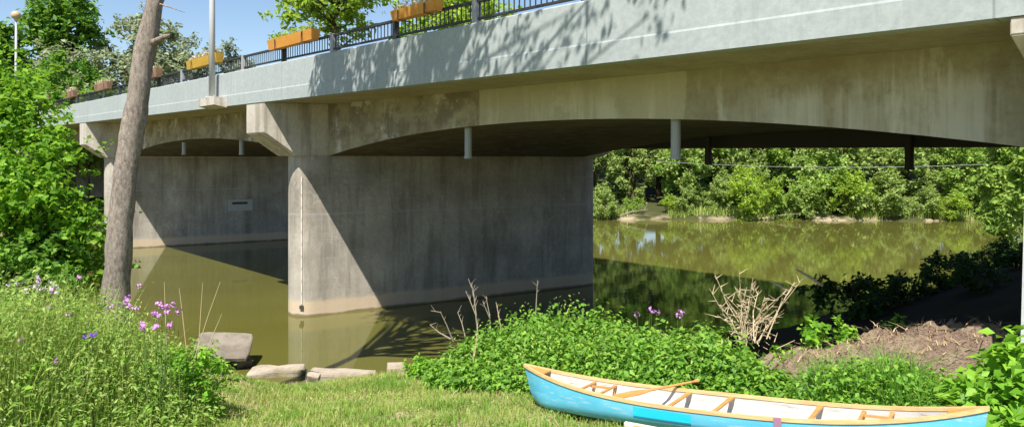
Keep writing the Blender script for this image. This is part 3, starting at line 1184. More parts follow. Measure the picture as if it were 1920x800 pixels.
def place(i, proto, x, y, sc_, label=None):
    z = max(gz(x, y), 0) - .1
    if not used[i]:
        used[i] = True
        proto.location = (x, y, z)
        proto.rotation_euler = (0, 0, rr.uniform(0, 6.3))
        proto.scale = (sc_,) * 3
    else:
        dup(proto, (x, y, z), rr.uniform(0, 6.3), sc_ * np.array([1, 1, rr.uniform(.85, 1.15)]))


for k, x in enumerate(np.arange(-8, 62, 2.8)):
    yb = float(np.interp(x, XF, YF))
    place(2, kinds[2], x + rr.uniform(-1, 1), yb + rr.uniform(9, 13), rr.uniform(.9, 1.3))
for k, x in enumerate(np.arange(-8, 66, 4.2)):
    yb = float(np.interp(x, XF, YF))
    place(2, kinds[2], x + rr.uniform(-1, 1), yb + rr.uniform(17, 21), rr.uniform(1.2, 1.5))
for k, x in enumerate(np.arange(-2, 56, 4.6)):
    yb = float(np.interp(x, XF, YF))
    kk = (0, 1, 0, 0, 1)[k % 5]
    place(kk, kinds[kk], x + rr.uniform(-1, 1), yb + rr.uniform(3.2, 7.5), rr.uniform(.55, 1.15))
for x, dy, kk in ((16.5, 4.5, 0), (18.6, 6, 1), (20.4, 5, 0), (19.5, 9, 2), (17.2, 10, 2), (5, 7, 0), (30, 8, 1)):
    place(kk, kinds[kk], x, float(np.interp(x, XF, YF)) + dy, .95)
for k, x in enumerate(np.arange(2, 56, 2.3)):
    yb = float(np.interp(x, XF, YF))
    kk = (0, 2, 1, 0, 1, 2, 0)[k % 7]
    place(3 + kk, bushes[kk], x + rr.uniform(-1, 1), yb + rr.uniform(.3, 2.2), rr.uniform(.5, 1.45))
xs = rng.uniform(-2, 58, 5200)
ys = np.interp(xs, XF, YF) + np.abs(rng.normal(0, 1.1, 5200)) + .1
gk = (np.sin(xs * .9) + np.sin(xs * .37 + 1)) > -.5
xs, ys = xs[gk], ys[gk]
V, F = blades(np.column_stack([xs, ys, ground_z(xs, ys)]), rng.uniform(.3, .95, len(xs)), .5, rng.uniform(.02, .04, len(xs)), rng)
tag(npmesh("bank_grass", V, F, M['weedgrass']), "pale grass fringe along the far river bank", "grass", kind='stuff')
for i, (x, dy, ln_, an) in enumerate(((9, .3, 3.0, .5), (21, .2, 3.6, -.3), (33, .4, 2.6, .9), (40, .2, 3.2, .2))):
    y = float(np.interp(x, XF, YF)) + dy
    t = thing("fallen_branch", (x, y, gz(x, y)), "bleached fallen branch at the waterline of the far bank", "branch", "fallen branches on the far bank")
    mb = MB()
    e_ = Vector((math.cos(an) * ln_, math.sin(an) * .6 - .5, .7))
    mb.tube([(0, 0, .1), e_ * .5 + Vector((0, 0, .15)), e_], [.055, .04, .02], 6)
    for k in range(4):
        a = e_ * rr.uniform(.3, .9)
        mb.tube([a, a + Vector((rr.uniform(-.5, .5), rr.uniform(-.3, .3), rr.uniform(.3, .9)))], [.02, .008], 5)
    obj("branch", mb, M['dry_grey'], t)
for x, y in ((-60, 46), (-52, 50), (-46, 47), (-40, 52), (-34, 54), (-29, 58), (-22, 62), (-15, 66), (-8, 70)):
    place(2, kinds[2], x, y, rr.uniform(.75, .95))
# right bank beyond the bridge
ctree("bank_tree", 1885, 31, 220, 455, 46, "leafy tree on the right bank just beyond the bridge beside the white pier", "tree", M['lf_far2'], 41, 4200, 40, .26, .14, .55, .25)
ctree("bank_tree", 1965, 27, 180, 470, 60, "leafy tree at the right edge mostly hidden by the white pier", "tree", M['lf_far2'], 42, 4000, 36, .26, .14, .6, .25)
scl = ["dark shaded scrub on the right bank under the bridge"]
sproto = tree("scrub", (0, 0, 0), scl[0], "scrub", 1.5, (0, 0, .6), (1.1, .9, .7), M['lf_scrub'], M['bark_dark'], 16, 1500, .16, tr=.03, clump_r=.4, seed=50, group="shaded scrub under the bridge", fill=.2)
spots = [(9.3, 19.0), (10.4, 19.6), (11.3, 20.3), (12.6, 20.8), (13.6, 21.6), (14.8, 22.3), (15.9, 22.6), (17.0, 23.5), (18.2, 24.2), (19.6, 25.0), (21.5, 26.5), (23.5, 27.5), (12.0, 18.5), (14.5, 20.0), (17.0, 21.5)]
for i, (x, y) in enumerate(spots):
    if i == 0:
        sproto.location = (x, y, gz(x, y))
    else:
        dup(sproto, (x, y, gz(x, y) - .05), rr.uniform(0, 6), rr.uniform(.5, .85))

# left leafy shrubs in front of the bridge
def shrub(px, Y, ytop, ybot, hw_px, label, seed, leafm='lf_shrub', nleaf=4200, lsize=.108, ncl=22, cr_=.66, fill=.3):
    b = at(px, Y)
    zt = CAMZ + (300 - ytop) / 1320 * Y - b[2]
    zl = CAMZ + (300 - ybot) / 1320 * Y - b[2]
    rx = hw_px / 1320 * Y
    return tree("leafy_shrub", b, label, "shrub", zt, (0, 0, (zt + zl) / 2), (rx * .85, rx * .7, (zt - zl) / 2 * .9), M[leafm], M['bark_dark'], ncl, nleaf, lsize, tr=.05, clump_r=cr_, seed=seed, fill=fill, lw=.75)


shrub(8, 13.2, 100, 330, 74, "tall yellow green shrub at the left edge below the lamp globe", 61, nleaf=3800)
shrub(62, 12.8, 235, 430, 74, "bright leafy shrub overlapping the far end of the parapet", 62, nleaf=3600)
shrub(22, 12.2, 310, 520, 92, "dense leafy shrub low at the left edge above the white blooms", 63, nleaf=4200)
shrub(122, 12.6, 395, 545, 66, "leafy shrub crowding the left side of the leaning trunk", 64, nleaf=3100)
shrub(70, 12.0, 440, 580, 120, "shady dark shrub behind the pale wildflowers", 65, 'lf_dark', 3200)
shrub(-90, 12.5, 60, 560, 90, "tall shrub cut off by the left edge of the picture", 66, nleaf=2500)


# ---------------------------------------------------------------- foreground plants
def in_poly(x, y, poly):
    inside = np.zeros(len(x), bool)
    j = len(poly) - 1
    for i in range(len(poly)):
        xi, yi = poly[i]
        xj, yj = poly[j]
        c = ((yi > y) != (yj > y)) & (x < (xj - xi) * (y - yi) / (yj - yi + 1e-12) + xi)
        inside ^= c
        j = i
    return inside


def scatter(poly, n, rg):
    a = np.array(poly)
    out = []
    tot = 0
    while tot < n:
        p = rg.uniform(a.min(0), a.max(0), (n * 2, 2))
        p = p[in_poly(p[:, 0], p[:, 1], poly)]
        out.append(p)
        tot += len(p)
    return np.concatenate(out)[:n]


def edge_dist(p, poly):
    a = np.array(poly)
    b = np.roll(a, -1, 0)
    dmin = np.full(len(p), 1e9)
    for u, v_ in zip(a, b):
        ab = v_ - u
        tt = np.clip(((p - u) @ ab) / (ab @ ab), 0, 1)
        dmin = np.minimum(dmin, np.linalg.norm(p - (u + tt[:, None] * ab), axis=1))
    return dmin


def herb_bed(name, poly, n, hfun, leafm, lsize, label, cat, seed, per=13, group=None, droop=.2, leafw=.6):
    rg = np.random.default_rng(seed)
    p = scatter(poly, n, rg)
    h = hfun(p) * rg.uniform(.75, 1.12, n)
    z = ground_z(p[:, 0], p[:, 1])
    P3, N3, A3, S3 = [], [], [], []
    lx = rg.normal(0, .12, n)
    ly = rg.normal(0, .12, n)
    for k in range(per):
        u = .25 + .75 * (k + rg.uniform(0, 1, n)) / per
        a = rg.uniform(0, 6.283, n)
        rad = .03 + .05 * rg.uniform(0, 1, n)
        q = np.stack([p[:, 0] + lx * u * h + np.cos(a) * rad, p[:, 1] + ly * u * h + np.sin(a) * rad, z + h * u], 1)
        P3.append(q)
        N3.append(np.stack([np.cos(a) * .35, np.sin(a) * .35, np.ones(n)], 1))
        A3.append(np.stack([np.cos(a), np.sin(a), np.full(n, -droop)], 1))
        S3.append(lsize * rg.uniform(.6, 1.25, n) * (1.15 - .45 * u))
    V, F = leaves(np.concatenate(P3), np.concatenate(S3), np.concatenate(N3), .45, np.concatenate(A3), rg=rg, width=leafw)
    o = npmesh(name, V, F, leafm)
    tag(o, label, cat, group, 'stuff')
    return o


def vnoise(p, f, sd_=0.):
    return np.array([noise.noise(Vector((a * f + sd_, b * f, sd_))) for a, b in p])


NP = [(-1.5, 12.7), (-.9, 12.0), (-.2, 11.2), (.5, 10.6), (1.2, 10.1), (2.2, 9.55), (3.15, 8.95), (3.6, 9.3), (3.95, 9.9), (3.9, 10.7), (3.1, 12.6), (2.2, 14.0), (.8, 14.6), (-.6, 14.1), (-1.4, 13.5)]


def nh(p):
    e_ = sstep(0, .9, edge_dist(p, NP))
    core = np.exp(-(((p[:, 0] - .9) / 1.6) ** 2 + ((p[:, 1] - 13.3) / 1.1) ** 2))
    return (.35 + .55 * e_ + .5 * core) * (1 + .22 * vnoise(p, 1.1))


herb_bed("nettle_bed", NP, 2300, nh, M['lf_nettle'], .135, "dense bed of green nettles between the canoe and the river", "nettles", 71, per=13)
# small leafy sprout left of the bed near the stones
SP = [(-2.1, 14.0), (-1.75, 13.6), (-1.5, 14.0), (-1.8, 14.5)]
herb_bed("weed_tuft", SP, 60, lambda p: .35 + .25 * sstep(0, .4, edge_dist(p, SP)), M['lf_broad'], .13, "small bright weeds beside the right concrete block", "weeds", 72, per=9)
# broad leaves beside the canoe's right end
BP = [(4.8, 7.45), (5.4, 6.6), (6.8, 6.9), (7.0, 8.5), (6.6, 9.3), (5.7, 8.9), (5.0, 8.2)]
herb_bed("broadleaf_bed", BP, 400, lambda p: .4 + .6 * sstep(0, .7, edge_dist(p, BP)), M['lf_broad'], .21, "lush broad leaved plants at the lower right behind the canoe's end", "weeds", 73, per=10, leafw=.7)
GP = [(3.35, 8.8), (4.0, 8.25), (4.7, 7.8), (5.2, 8.3), (5.6, 9.2), (4.6, 9.75), (3.9, 9.8)]
rg = np.random.default_rng(74)
p = scatter(GP, 3200, rg)
ed = sstep(0, .5, edge_dist(p, GP))
V, F = blades(np.column_stack([p, ground_z(p[:, 0], p[:, 1])]), rg.uniform(.4, .8, len(p)) * (.45 + .6 * ed) * (1 + .5 * vnoise(p, 2.3, 4.)), .6, rg.uniform(.006, .012, len(p)), rg)
tag(npmesh("tall_grass", V, F, M['tallgrass']), "clump of tall deep green grass between the canoe and the bare earth heap", "grass", kind='stuff')
herb_bed("weed_bed", GP, 620, lambda p: .36 + .34 * sstep(0, .6, edge_dist(p, GP)), M['lf_nettle'], .12, "low green weeds mixed into the tall grass behind the canoe", "weeds", 75, per=8)

# left mass of wild flowers and grasses
WP = [(-10.5, 5.5), (-3.9, 5.5), (-4.0, 7.4), (-3.95, 8.6), (-4.0, 9.7), (-4.5, 10.7), (-5.4, 11.4), (-6.4, 12.0), (-8.0, 12.2), (-10.5, 11.8)]


def wh(p):
    e_ = sstep(0, 1.0, edge_dist(p, WP))
    return (.42 + .92 * e_) * (1 + .38 * vnoise(p, .8, 3.)) * np.where(p[:, 0] > -5.2, .85, 1.0)


herb_bed("wild_herbs", WP, 4200, wh, M['lf_weed'], .10, "tangle of tall weeds and wild herbs on the left bank", "weeds", 76, per=11, leafw=.4)
rg = np.random.default_rng(77)
p = scatter(WP, 10500, rg)
V, F = blades(np.column_stack([p, ground_z(p[:, 0], p[:, 1])]), wh(p) * rg.uniform(.5, 1.2, len(p)), .28, rg.uniform(.004, .009, len(p)), rg)
tag(npmesh("meadow_grass", V, F, M['weedgrass']), "long meadow grass growing through the wildflowers at left", "grass", kind='stuff')

herb_bed("dock_leaves", WP, 230, lambda p: wh(p) * .9, M['lf_broad'], .12, "larger green leaves mixed through the wildflowers on the left bank", "weeds", 176, per=10, leafw=.55)
herb_bed("low_herbs", WP, 700, lambda p: wh(p) * .7, M['lf_nettle'], .10, "dark green undergrowth between the wildflower stems", "weeds", 177, per=9, leafw=.5)
herb_bed("tall_herbs", NP, 260, lambda p: nh(p) * 1.15, M['lf_weed'], .11, "pale green herbs sticking up through the nettle bed", "weeds", 178, per=13, leafw=.38)
herb_bed("low_weeds", NP, 420, lambda p: nh(p) * .97, M['lf_dark'], .15, "darker leaved plants scattered through the nettle bed", "weeds", 179, per=11, leafw=.6)
# bush at the right edge of the wildflowers
for i, (x, y, lab, s_) in enumerate(((-4.35, 9.6, "small leafy bush at the right edge of the wildflowers above the lawn", 1.0),
                                     (-4.75, 10.3, "small leafy bush in front of the tilted concrete slab", .9))):
    tree("small_bush", (x, y, gz(x, y)), lab, "bush", 1.1, (0, 0, .55 * s_), (.55 * s_, .5 * s_, .5 * s_), M['lf_weed'] if i else M['lf_broad'], M['dry_grey'], 26, 1500, .085, tr=.012, clump_r=.17, seed=80 + i, fill=.2, lw=.5)

# lawn
rg = np.random.default_rng(78)
LP = [(-4.6, 6.0), (6.6, 5.0), (6.2, 7.0), (4.0, 8.8), (.6, 10.9), (-1.0, 12.6), (-2.2, 14.4), (-2.6, 15.8), (-4.2, 15.3), (-5.6, 14.4), (-6.4, 13.2), (-5.0, 11.4), (-4.1, 10)]
p = scatter(LP, 90000, rg)
pn = vnoise(p, .9, 5.) + .6 * vnoise(p, 2.6, 9.)
keep = rg.uniform(-.55, 1.0, len(p)) < pn * 1.3 + .55
p, pn = p[keep], pn[keep]
hh = rg.uniform(.05, .13, len(p)) * (1 + .6 * np.clip(pn, 0, 1))
V, F = blades(np.column_stack([p, ground_z(p[:, 0], p[:, 1])]), hh, .6, rg.uniform(.003, .007, len(p)), rg)
tag(npmesh("lawn_grass", V, F, M['grass']), "short sunlit yellowish grass sloping to the water", "grass", kind='stuff')
p = scatter(LP, 14000, rg)
pn = vnoise(p, 1.3, 15.)
p = p[pn > .05]
V, F = leaves(np.column_stack([p, ground_z(p[:, 0], p[:, 1]) + rg.uniform(.01, .07, len(p))]), rg.uniform(.03, .07, len(p)), rg=rg, width=.6)
tag(npmesh("clover", V, F, M['lf_weed']), "low clover leaves scattered in the short grass", "clover", kind='stuff')
p = scatter(LP, 4500, rg)
pn = vnoise(p, .8, 25.)
p = p[pn > -.05]
V, F = blades(np.column_stack([p, ground_z(p[:, 0], p[:, 1]) + .01]), rg.uniform(.04, .12, len(p)), 2.2, .004, rg)
tag(npmesh("dry_clippings", V, F, M['straw']), "straw coloured dry clippings lying on the short grass", "dry grass", kind='stuff')


# wildflowers
def wildflower(x, y, H, petal, label, group, seed, heads=1, rad=.075):
    rg = np.random.default_rng(seed)
    t = thing("wildflower", (x, y, gz(x, y)), label, "flower", group)
    mb = MB()
    lx, ly = rg.normal(0, .06, 2)
    mb.tube([(0, 0, 0), (lx * .4, ly * .4, H * .5), (lx, ly, H)], [.006, .005, .003], 5)
    obj("stem", mb, M['stem'], t)
    n = 15
    dd = unit(rg.normal(size=(n, 3)))
    pts_ = np.array([lx, ly, H]) + dd * rad * rg.uniform(.3, 1.25, (n, 1)) * np.array([1, 1, .9])
    V, F = leaves(pts_, rg.uniform(.022, .045, n), dd, .3, rg=rg, width=1.0, fold=.05)
    npmesh("flower_head", V, F, petal, t)
    return t


mag = ["magenta phlox bloom among the weeds right of the leaning trunk", "magenta phlox flowers in the weeds right of the leaning trunk"]
fl = [  # px, py, Y, kind
    (205, 575, 9.3, 'm'), (222, 565, 9.2, 'm'), (230, 572, 9.0, 'm'), (262, 577, 9.0, 'm'), (289, 566, 9.4, 'm'), (299, 578, 8.9, 'm'), (306, 584, 8.9, 'm'), (293, 583, 9.0, 'm'),
    (333, 568, 9.3, 'm'), (338, 583, 9.1, 'm'), (281, 606, 8.7, 'm'), (279, 615, 8.6, 'm'), (303, 609, 8.7, 'm'), (320, 607, 8.8, 'm'), (246, 536, 10.0, 'm'), (312, 575, 9.0, 'm'), (228, 562, 9.2, 'm'), (310, 590, 8.9, 'm'),
    (143, 517, 10.4, 'n'), (111, 545, 9.8, 'n'), (97, 575, 9.0, 'n'), (125, 590, 8.9, 'n'), (35, 640, 8.0, 'n'), (112, 672, 7.8, 'n'),
    (35, 533, 9.9, 'p'), (13, 532, 9.9, 'p'), (48, 540, 9.7, 'p'), (54, 543, 9.7, 'p'), (61, 520, 10.1, 'p'), (66, 534, 9.8, 'p'), (74, 527, 9.9, 'p'), (77, 545, 9.6, 'p'), (83, 531, 9.9, 'p'), (87, 550, 9.5, 'p'), (40, 545, 9.6, 'p'), (75, 540, 9.6, 'p'),
    (160, 630, 8.4, 'd'), (166, 632, 8.4, 'd'),
    (1212, 577, 12.6, 'r'), (1220, 580, 12.5, 'r'), (1228, 584, 12.5, 'r'), (1205, 592, 12.3, 'r'), (1275, 588, 12.2, 'r'), (1282, 586, 12.2, 'r')]
meta = {'m': (M['petal'], "magenta phlox bloom among the weeds right of the leaning trunk", "magenta blooms right of the trunk"),
        'n': (M['petal'], "scattered pink bloom in the weeds left of the leaning trunk", "pink blooms left of the trunk"),
        'p': (M['petal_pale'], "pale lilac bloom in the cluster at the far left", "pale blooms at far left"),
        'd': (M['petal_deep'], "deep violet bloom low in the left weeds", "violet blooms"),
        'r': (M['petal'], "pink bloom standing above the nettles behind the canoe", "pink blooms over the nettles")}
for i, (px, py, Y, k) in enumerate(fl):
    q = pix(px, py, Y)
    H = q.z - gz(q.x, q.y)
    m_, lb, gr = meta[k]
    wildflower(q.x, q.y, max(H, .3), m_, lb, gr, 200 + i, rad=.036 if k != 'r' else .06)


# dead stalks and brush
def stalks(name, px, Y, ylow, specs, m_, label, cat, seed, rad=.012, group=None):
    """specs: list of pixel polylines in the plane at depth Y with small depth scatter"""
    rg = np.random.default_rng(seed)
    x = (px - 960) / 1320 * Y
    t = thing(name, (x, Y, gz(x, Y)), label, cat, group)
    mb = MB()
    for pl in specs:
        dy = rg.normal(0, .1)
        pts_ = [pix(a, b_, Y + dy * (i / max(1, len(pl) - 1))) for i, (a, b_) in enumerate(pl)]
        mb.tube(pts_, [rad * (1 - .6 * i / max(1, len(pl) - 1)) for i in range(len(pl))], 5)
        for k in range(4):
            u = rg.integers(max(1, len(pl) - 2), len(pl)) if len(pl) > 1 else 0
            a = pts_[u - 1].lerp(pts_[u], rg.uniform(.3, 1))
            mb.tube([a, a + Vector((rg.normal(0, .06), rg.normal(0, .06), rg.uniform(.03, .14)))], [rad * .4, rad * .15], 4)
    obj("stalks", mb, m_, t, origin=t.location)
    return t


stalks("dry_stalk", 895, 13.6, 600, [[(898, 640), (892, 590), (880, 560), (873, 545)], [(893, 592), (888, 548), (878, 522)], [(888, 555), (884, 530)]], M['dry_grey'],
       "tall forked grey dead stalk in front of the dark pier wall", "dead stalk", 91, .016, "dead stalks at the river edge")
stalks("dry_stalk", 838, 13.4, 640, [[(850, 640), (838, 610), (826, 585), (808, 582)], [(845, 635), (822, 622), (806, 608)]], M['dry_grey'],
       "low dead stalks leaning left over the water beside the nettles", "dead stalk", 92, .015, "dead stalks at the river edge")
stalks("dry_stalk", 866, 13.5, 620, [[(872, 630), (866, 605), (858, 585)]], M['dry_grey'], "short dead stalk between the leaning stalks and the tall forked one", "dead stalk", 93, .013, "dead stalks at the river edge")
stalks("dry_stalk", 920, 13.5, 610, [[(922, 640), (918, 590), (911, 555)], [(918, 595), (905, 565)]], M['dry_grey'], "grey dead stalk just right of the tall forked one", "dead stalk", 94, .014, "dead stalks at the river edge")
stalks("dry_stalk", 935, 13.6, 610, [[(940, 620), (934, 585), (930, 566)]], M['dry_pale'], "pale short dead stalk among the first nettles", "dead stalk", 95, .013, "dead stalks at the river edge")
stalks("dry_stalk", 1006, 14.2, 570, [[(1004, 600), (1006, 560), (1008, 525)]], M['dry_grey'], "lone dead stalk at the middle of the nettle bed's back", "dead stalk", 96, .016, "dead stalks at the river edge")
stalks("dry_stalk", 885, 12.4, 700, [[(888, 740), (886, 690), (893, 640), (896, 605)], [(886, 700), (889, 650)]], M['dry_pale'], "pale brown dry stalk rising at the left front of the nettles", "dead stalk", 97, .014, "dead stalks at the river edge")

rgb = np.random.default_rng(99)
x0, y0 = pix(1420, 630, 10.9).x, 10.9
db = thing("dead_brush", (x0, y0, gz(x0, y0)), "pale tan clump of dead branching twigs between nettles and earth heap", "dead brush")
mb = MB()
for tip in [(1340, 512), (1352, 545), (1386, 506), (1362, 560), (1330, 540), (1400, 540), (1412, 520), (1372, 575), (1345, 590), (1422, 545), (1440, 590), (1460, 560), (1490, 528), (1505, 522), (1470, 580), (1455, 600), (1392, 560), (1416, 535), (1380, 540), (1434, 555), (1475, 545), (1350, 570)]:
    base = pix(1405 + rgb.normal(0, 16), 640 + rgb.normal(0, 6), 10.9 + rgb.normal(0, .15))
    te = pix(tip[0], tip[1], 10.9 + rgb.normal(0, .25))
    mid = base.lerp(te, .5) + Vector((rgb.normal(0, .04), rgb.normal(0, .04), .05))
    mb.tube([base, mid, te], [.010, .007, .003], 5)
    for k in range(6):
        a = mid.lerp(te, rgb.uniform(0, .9))
        mb.tube([a, a + Vector((rgb.normal(0, .09), rgb.normal(0, .09), rgb.uniform(-.02, .14)))], [.007, .002], 4)
for k in range(90):
    a = pix(1405 + rgb.normal(0, 24), 622 + rgb.normal(0, 20), 10.9 + rgb.normal(0, .2))
    mb.tube([a, a + Vector((rgb.normal(0, .11), rgb.normal(0, .09), rgb.uniform(-.08, .16)))], [.007, .003], 4)
obj("twigs", mb, M['dry_pale'], db, origin=db.location)
# driftwood on the shaded shore
for i, (a, b_, Yd, r_, lab) in enumerate((((1446, 527), (1460, 535), 14.5, .03, "short pale stick of driftwood above the dead brush"),
                                          ((1493, 505), (1525, 524), 14.5, .03, "long pale driftwood stick slanting over the dark shore"))):
    t = thing("driftwood", pix(*a, Yd), lab, "driftwood", "driftwood on the shore")
    mb = MB()
    p0_, p1_ = pix(*a, Yd), pix(b_[0] + 18, b_[1] + 12, Yd - .3)
    mb.tube([p0_, p0_.lerp(p1_, .5) + Vector((0, 0, .02)), p1_], [r_ * .6, r_, r_ * .8], 7)
    obj("branch", mb, M['dry_pale'], t, origin=t.location)

# tall dry grass stems by the water at left
for i, (a, b_) in enumerate((((365, 600), (413, 528)), ((372, 590), (380, 530)), ((350, 590), (336, 540)), ((312, 575), (308, 528)), ((380, 610), (416, 588)))):
    t = thing("dry_grass_stem", pix(a[0], a[1], 9.9), "thin straw coloured grass stem against the brown water", "grass stem", "dry grass stems by the water")
    q0, q1 = pix(a[0], a[1] + 70, 9.9), pix(b_[0], b_[1], 9.9)
    mb = MB()
    mb.tube([q0, q0.lerp(q1, .55) + Vector((.0, 0, .03)), q1], [.006, .005, .003], 5)
    obj("stem", mb, M['dry_pale'], t, origin=t.location)

# ---------------------------------------------------------------- earth heap
hx, hy = 5.35, 10.25
hz = gz(hx, hy)
eh = thing("earth_heap", (hx, hy, hz), "heap of bare brown earth and straw in the sun in front of the bridge shadow", "earth heap")
n = 100
vs, fs = [], []
for i in range(n + 1):
    for j in range(n + 1):
        u, v_ = i / n * 2 - 1, j / n * 2 - 1
        X, Y = hx + u * 1.85, hy + v_ * 1.2
        e_ = float(sstep(0, .55, 1 - abs(u) ** 2.2) * sstep(0, .5, 1 - abs(v_) ** 2))
        if u > 0.55:
            e_ *= float(1 - sstep(.78, .86, u)) if u > .78 else 1
        nz = noise.fractal(Vector((X * 2.2, Y * 2.2, 3)), 1, 2, 5)
        h_ = e_ * (.56 + .2 * u) + e_ * nz * .2 + (.2 + e_) * (.05 * noise.noise(Vector((X * 9, Y * 9, 1))) + .035 * noise.noise(Vector((X * 21, Y * 21, 4))))
        vs.append((X - hx, Y - hy, gz(X, Y) - hz + h_ - .05))
for i in range(n):
    for j in range(n):
        a = i * (n + 1) + j
        fs.append((a, a + n + 1, a + n + 2, a + 1))
mb = MB()
mb.add(vs, fs)
heap = obj("soil", mb, M['earth'], eh, smooth=True)
rg = np.random.default_rng(55)
va = np.array(vs)
idx = rg.integers(0, len(va), 1300)
q = va[idx]
keep = (vnoise(q[:, :2], 1.1, 2.) > -.12) | (q[:, 0] > .6)
q = q[keep] + rg.normal(0, .03, (keep.sum(), 3)) * np.array([1, 1, .2]) + np.array([0, 0, .02])
V, F = blades(q, rg.uniform(.03, .10, len(q)), 3.5, rg.uniform(.004, .008, len(q)), rg)
npmesh("straw", V, F, M['straw'], eh)
for i, (x, y, s_, lab) in enumerate(((4.75, 11.2, 1.0, "bright green weed on top of the heap's left back"), (5.25, 11.25, .8, "green weed on top of the heap's middle back"), (6.1, 11.3, .7, "small green weed at the heap's right back"), (4.2, 10.9, .8, "leafy weed between the dead brush and the heap"))):
    tree("green_weed", (x, y, gz(x, y) + .3 * (1 if i < 3 else 0)), lab, "weed", .6 * s_, (0, 0, .36 * s_), (.28 * s_, .24 * s_, .26 * s_), M['lf_broad'], M['stem'], 10, 230, .11 * s_, tr=.01, clump_r=.12, seed=300 + i, fill=.2, lw=.7)


# ---------------------------------------------------------------- stones and slabs
def rough_block(name, loc, size, rot, m_, label, cat, seed, group=None, amp=.03):
    bm = bmesh.new()
    bmesh.ops.create_cube(bm, size=1)
    for v_ in bm.verts:
        v_.co = Vector((v_.co.x * size[0], v_.co.y * size[1], v_.co.z * size[2]))
    bmesh.ops.subdivide_edges(bm, edges=list(bm.edges), cuts=5, use_grid_fill=True)
    for v_ in bm.verts:
        c_ = v_.co
        d_ = noise.noise_vector(Vector((c_.x * 2.3 + seed, c_.y * 2.3, c_.z * 2.3))) * amp + noise.noise_vector(Vector((c_.x * 8 + seed, c_.y * 8, c_.z * 8))) * amp * .4
        # break the corners
        k = sum(abs(abs(c_[i]) - size[i] / 2) < 1e-4 for i in range(3))
        if k >= 2:
            c_ *= 1 - .02 * k - .03 * abs(noise.noise(c_ * 3 + Vector((seed, 0, 0))))
        v_.co = c_ + d_
    me = bpy.data.meshes.new(name)
    bm.to_mesh(me)
    bm.free()
    o = link(name, me, m_)
    o.location = loc
    o.rotation_euler = rot
    tag(o, label, cat, group)
    return o


def wz(px, py, z):
    Y = (CAMZ - z) * 1320 / (py - 300)
    return (px - 960) / 1320 * Y, Y


x, y = wz(641, 690, .3)
rough_block("concrete_block", (x, y, .07), (1.55, .5, .32), (.02, .04, R(-2)), M['block'], "long pale concrete block lying at the water's edge below the middle pier", "block", 3, "blocks along the shore")
x, y = wz(519, 683, .22)
rough_block("concrete_block", (x, y, .02), (1.3, .55, .24), (.03, -.03, R(5)), M['block'], "low weathered block at the water's edge beside the tilted slab", "block", 9, "blocks along the shore", .05)
x, y = wz(742, 687, .3)
rough_block("concrete_block", (x, y, .15), (.42, .5, .4), (.03, .05, R(12)), M['block'], "smallest concrete block at the water's edge next to the weeds", "block", 14, "blocks along the shore")
x, y = wz(418, 645, .55)
rough_block("concrete_slab", (x, y, .5), (1.3, 1.15, .11), (R(18), R(4), R(14)), M['slab'], "tilted broken concrete slab by the water beside the wildflowers", "slab", 21, None, .02)
x, y = wz(457, 672, .2)
rough_block("broken_stone", (x, y, .12), (.35, .3, .22), (.3, .2, .6), M['slab'], "small grey broken stone under the tilted slab", "stone", 33, "loose stones", .05)
x, y = wz(520, 695, .35)
rough_block("broken_stone", (x + .9, y - .3, .3), (.25, .2, .14), (.3, .2, .1), M['block'], "small stone in the grass between two shore blocks", "stone", 35, "loose stones", .04)


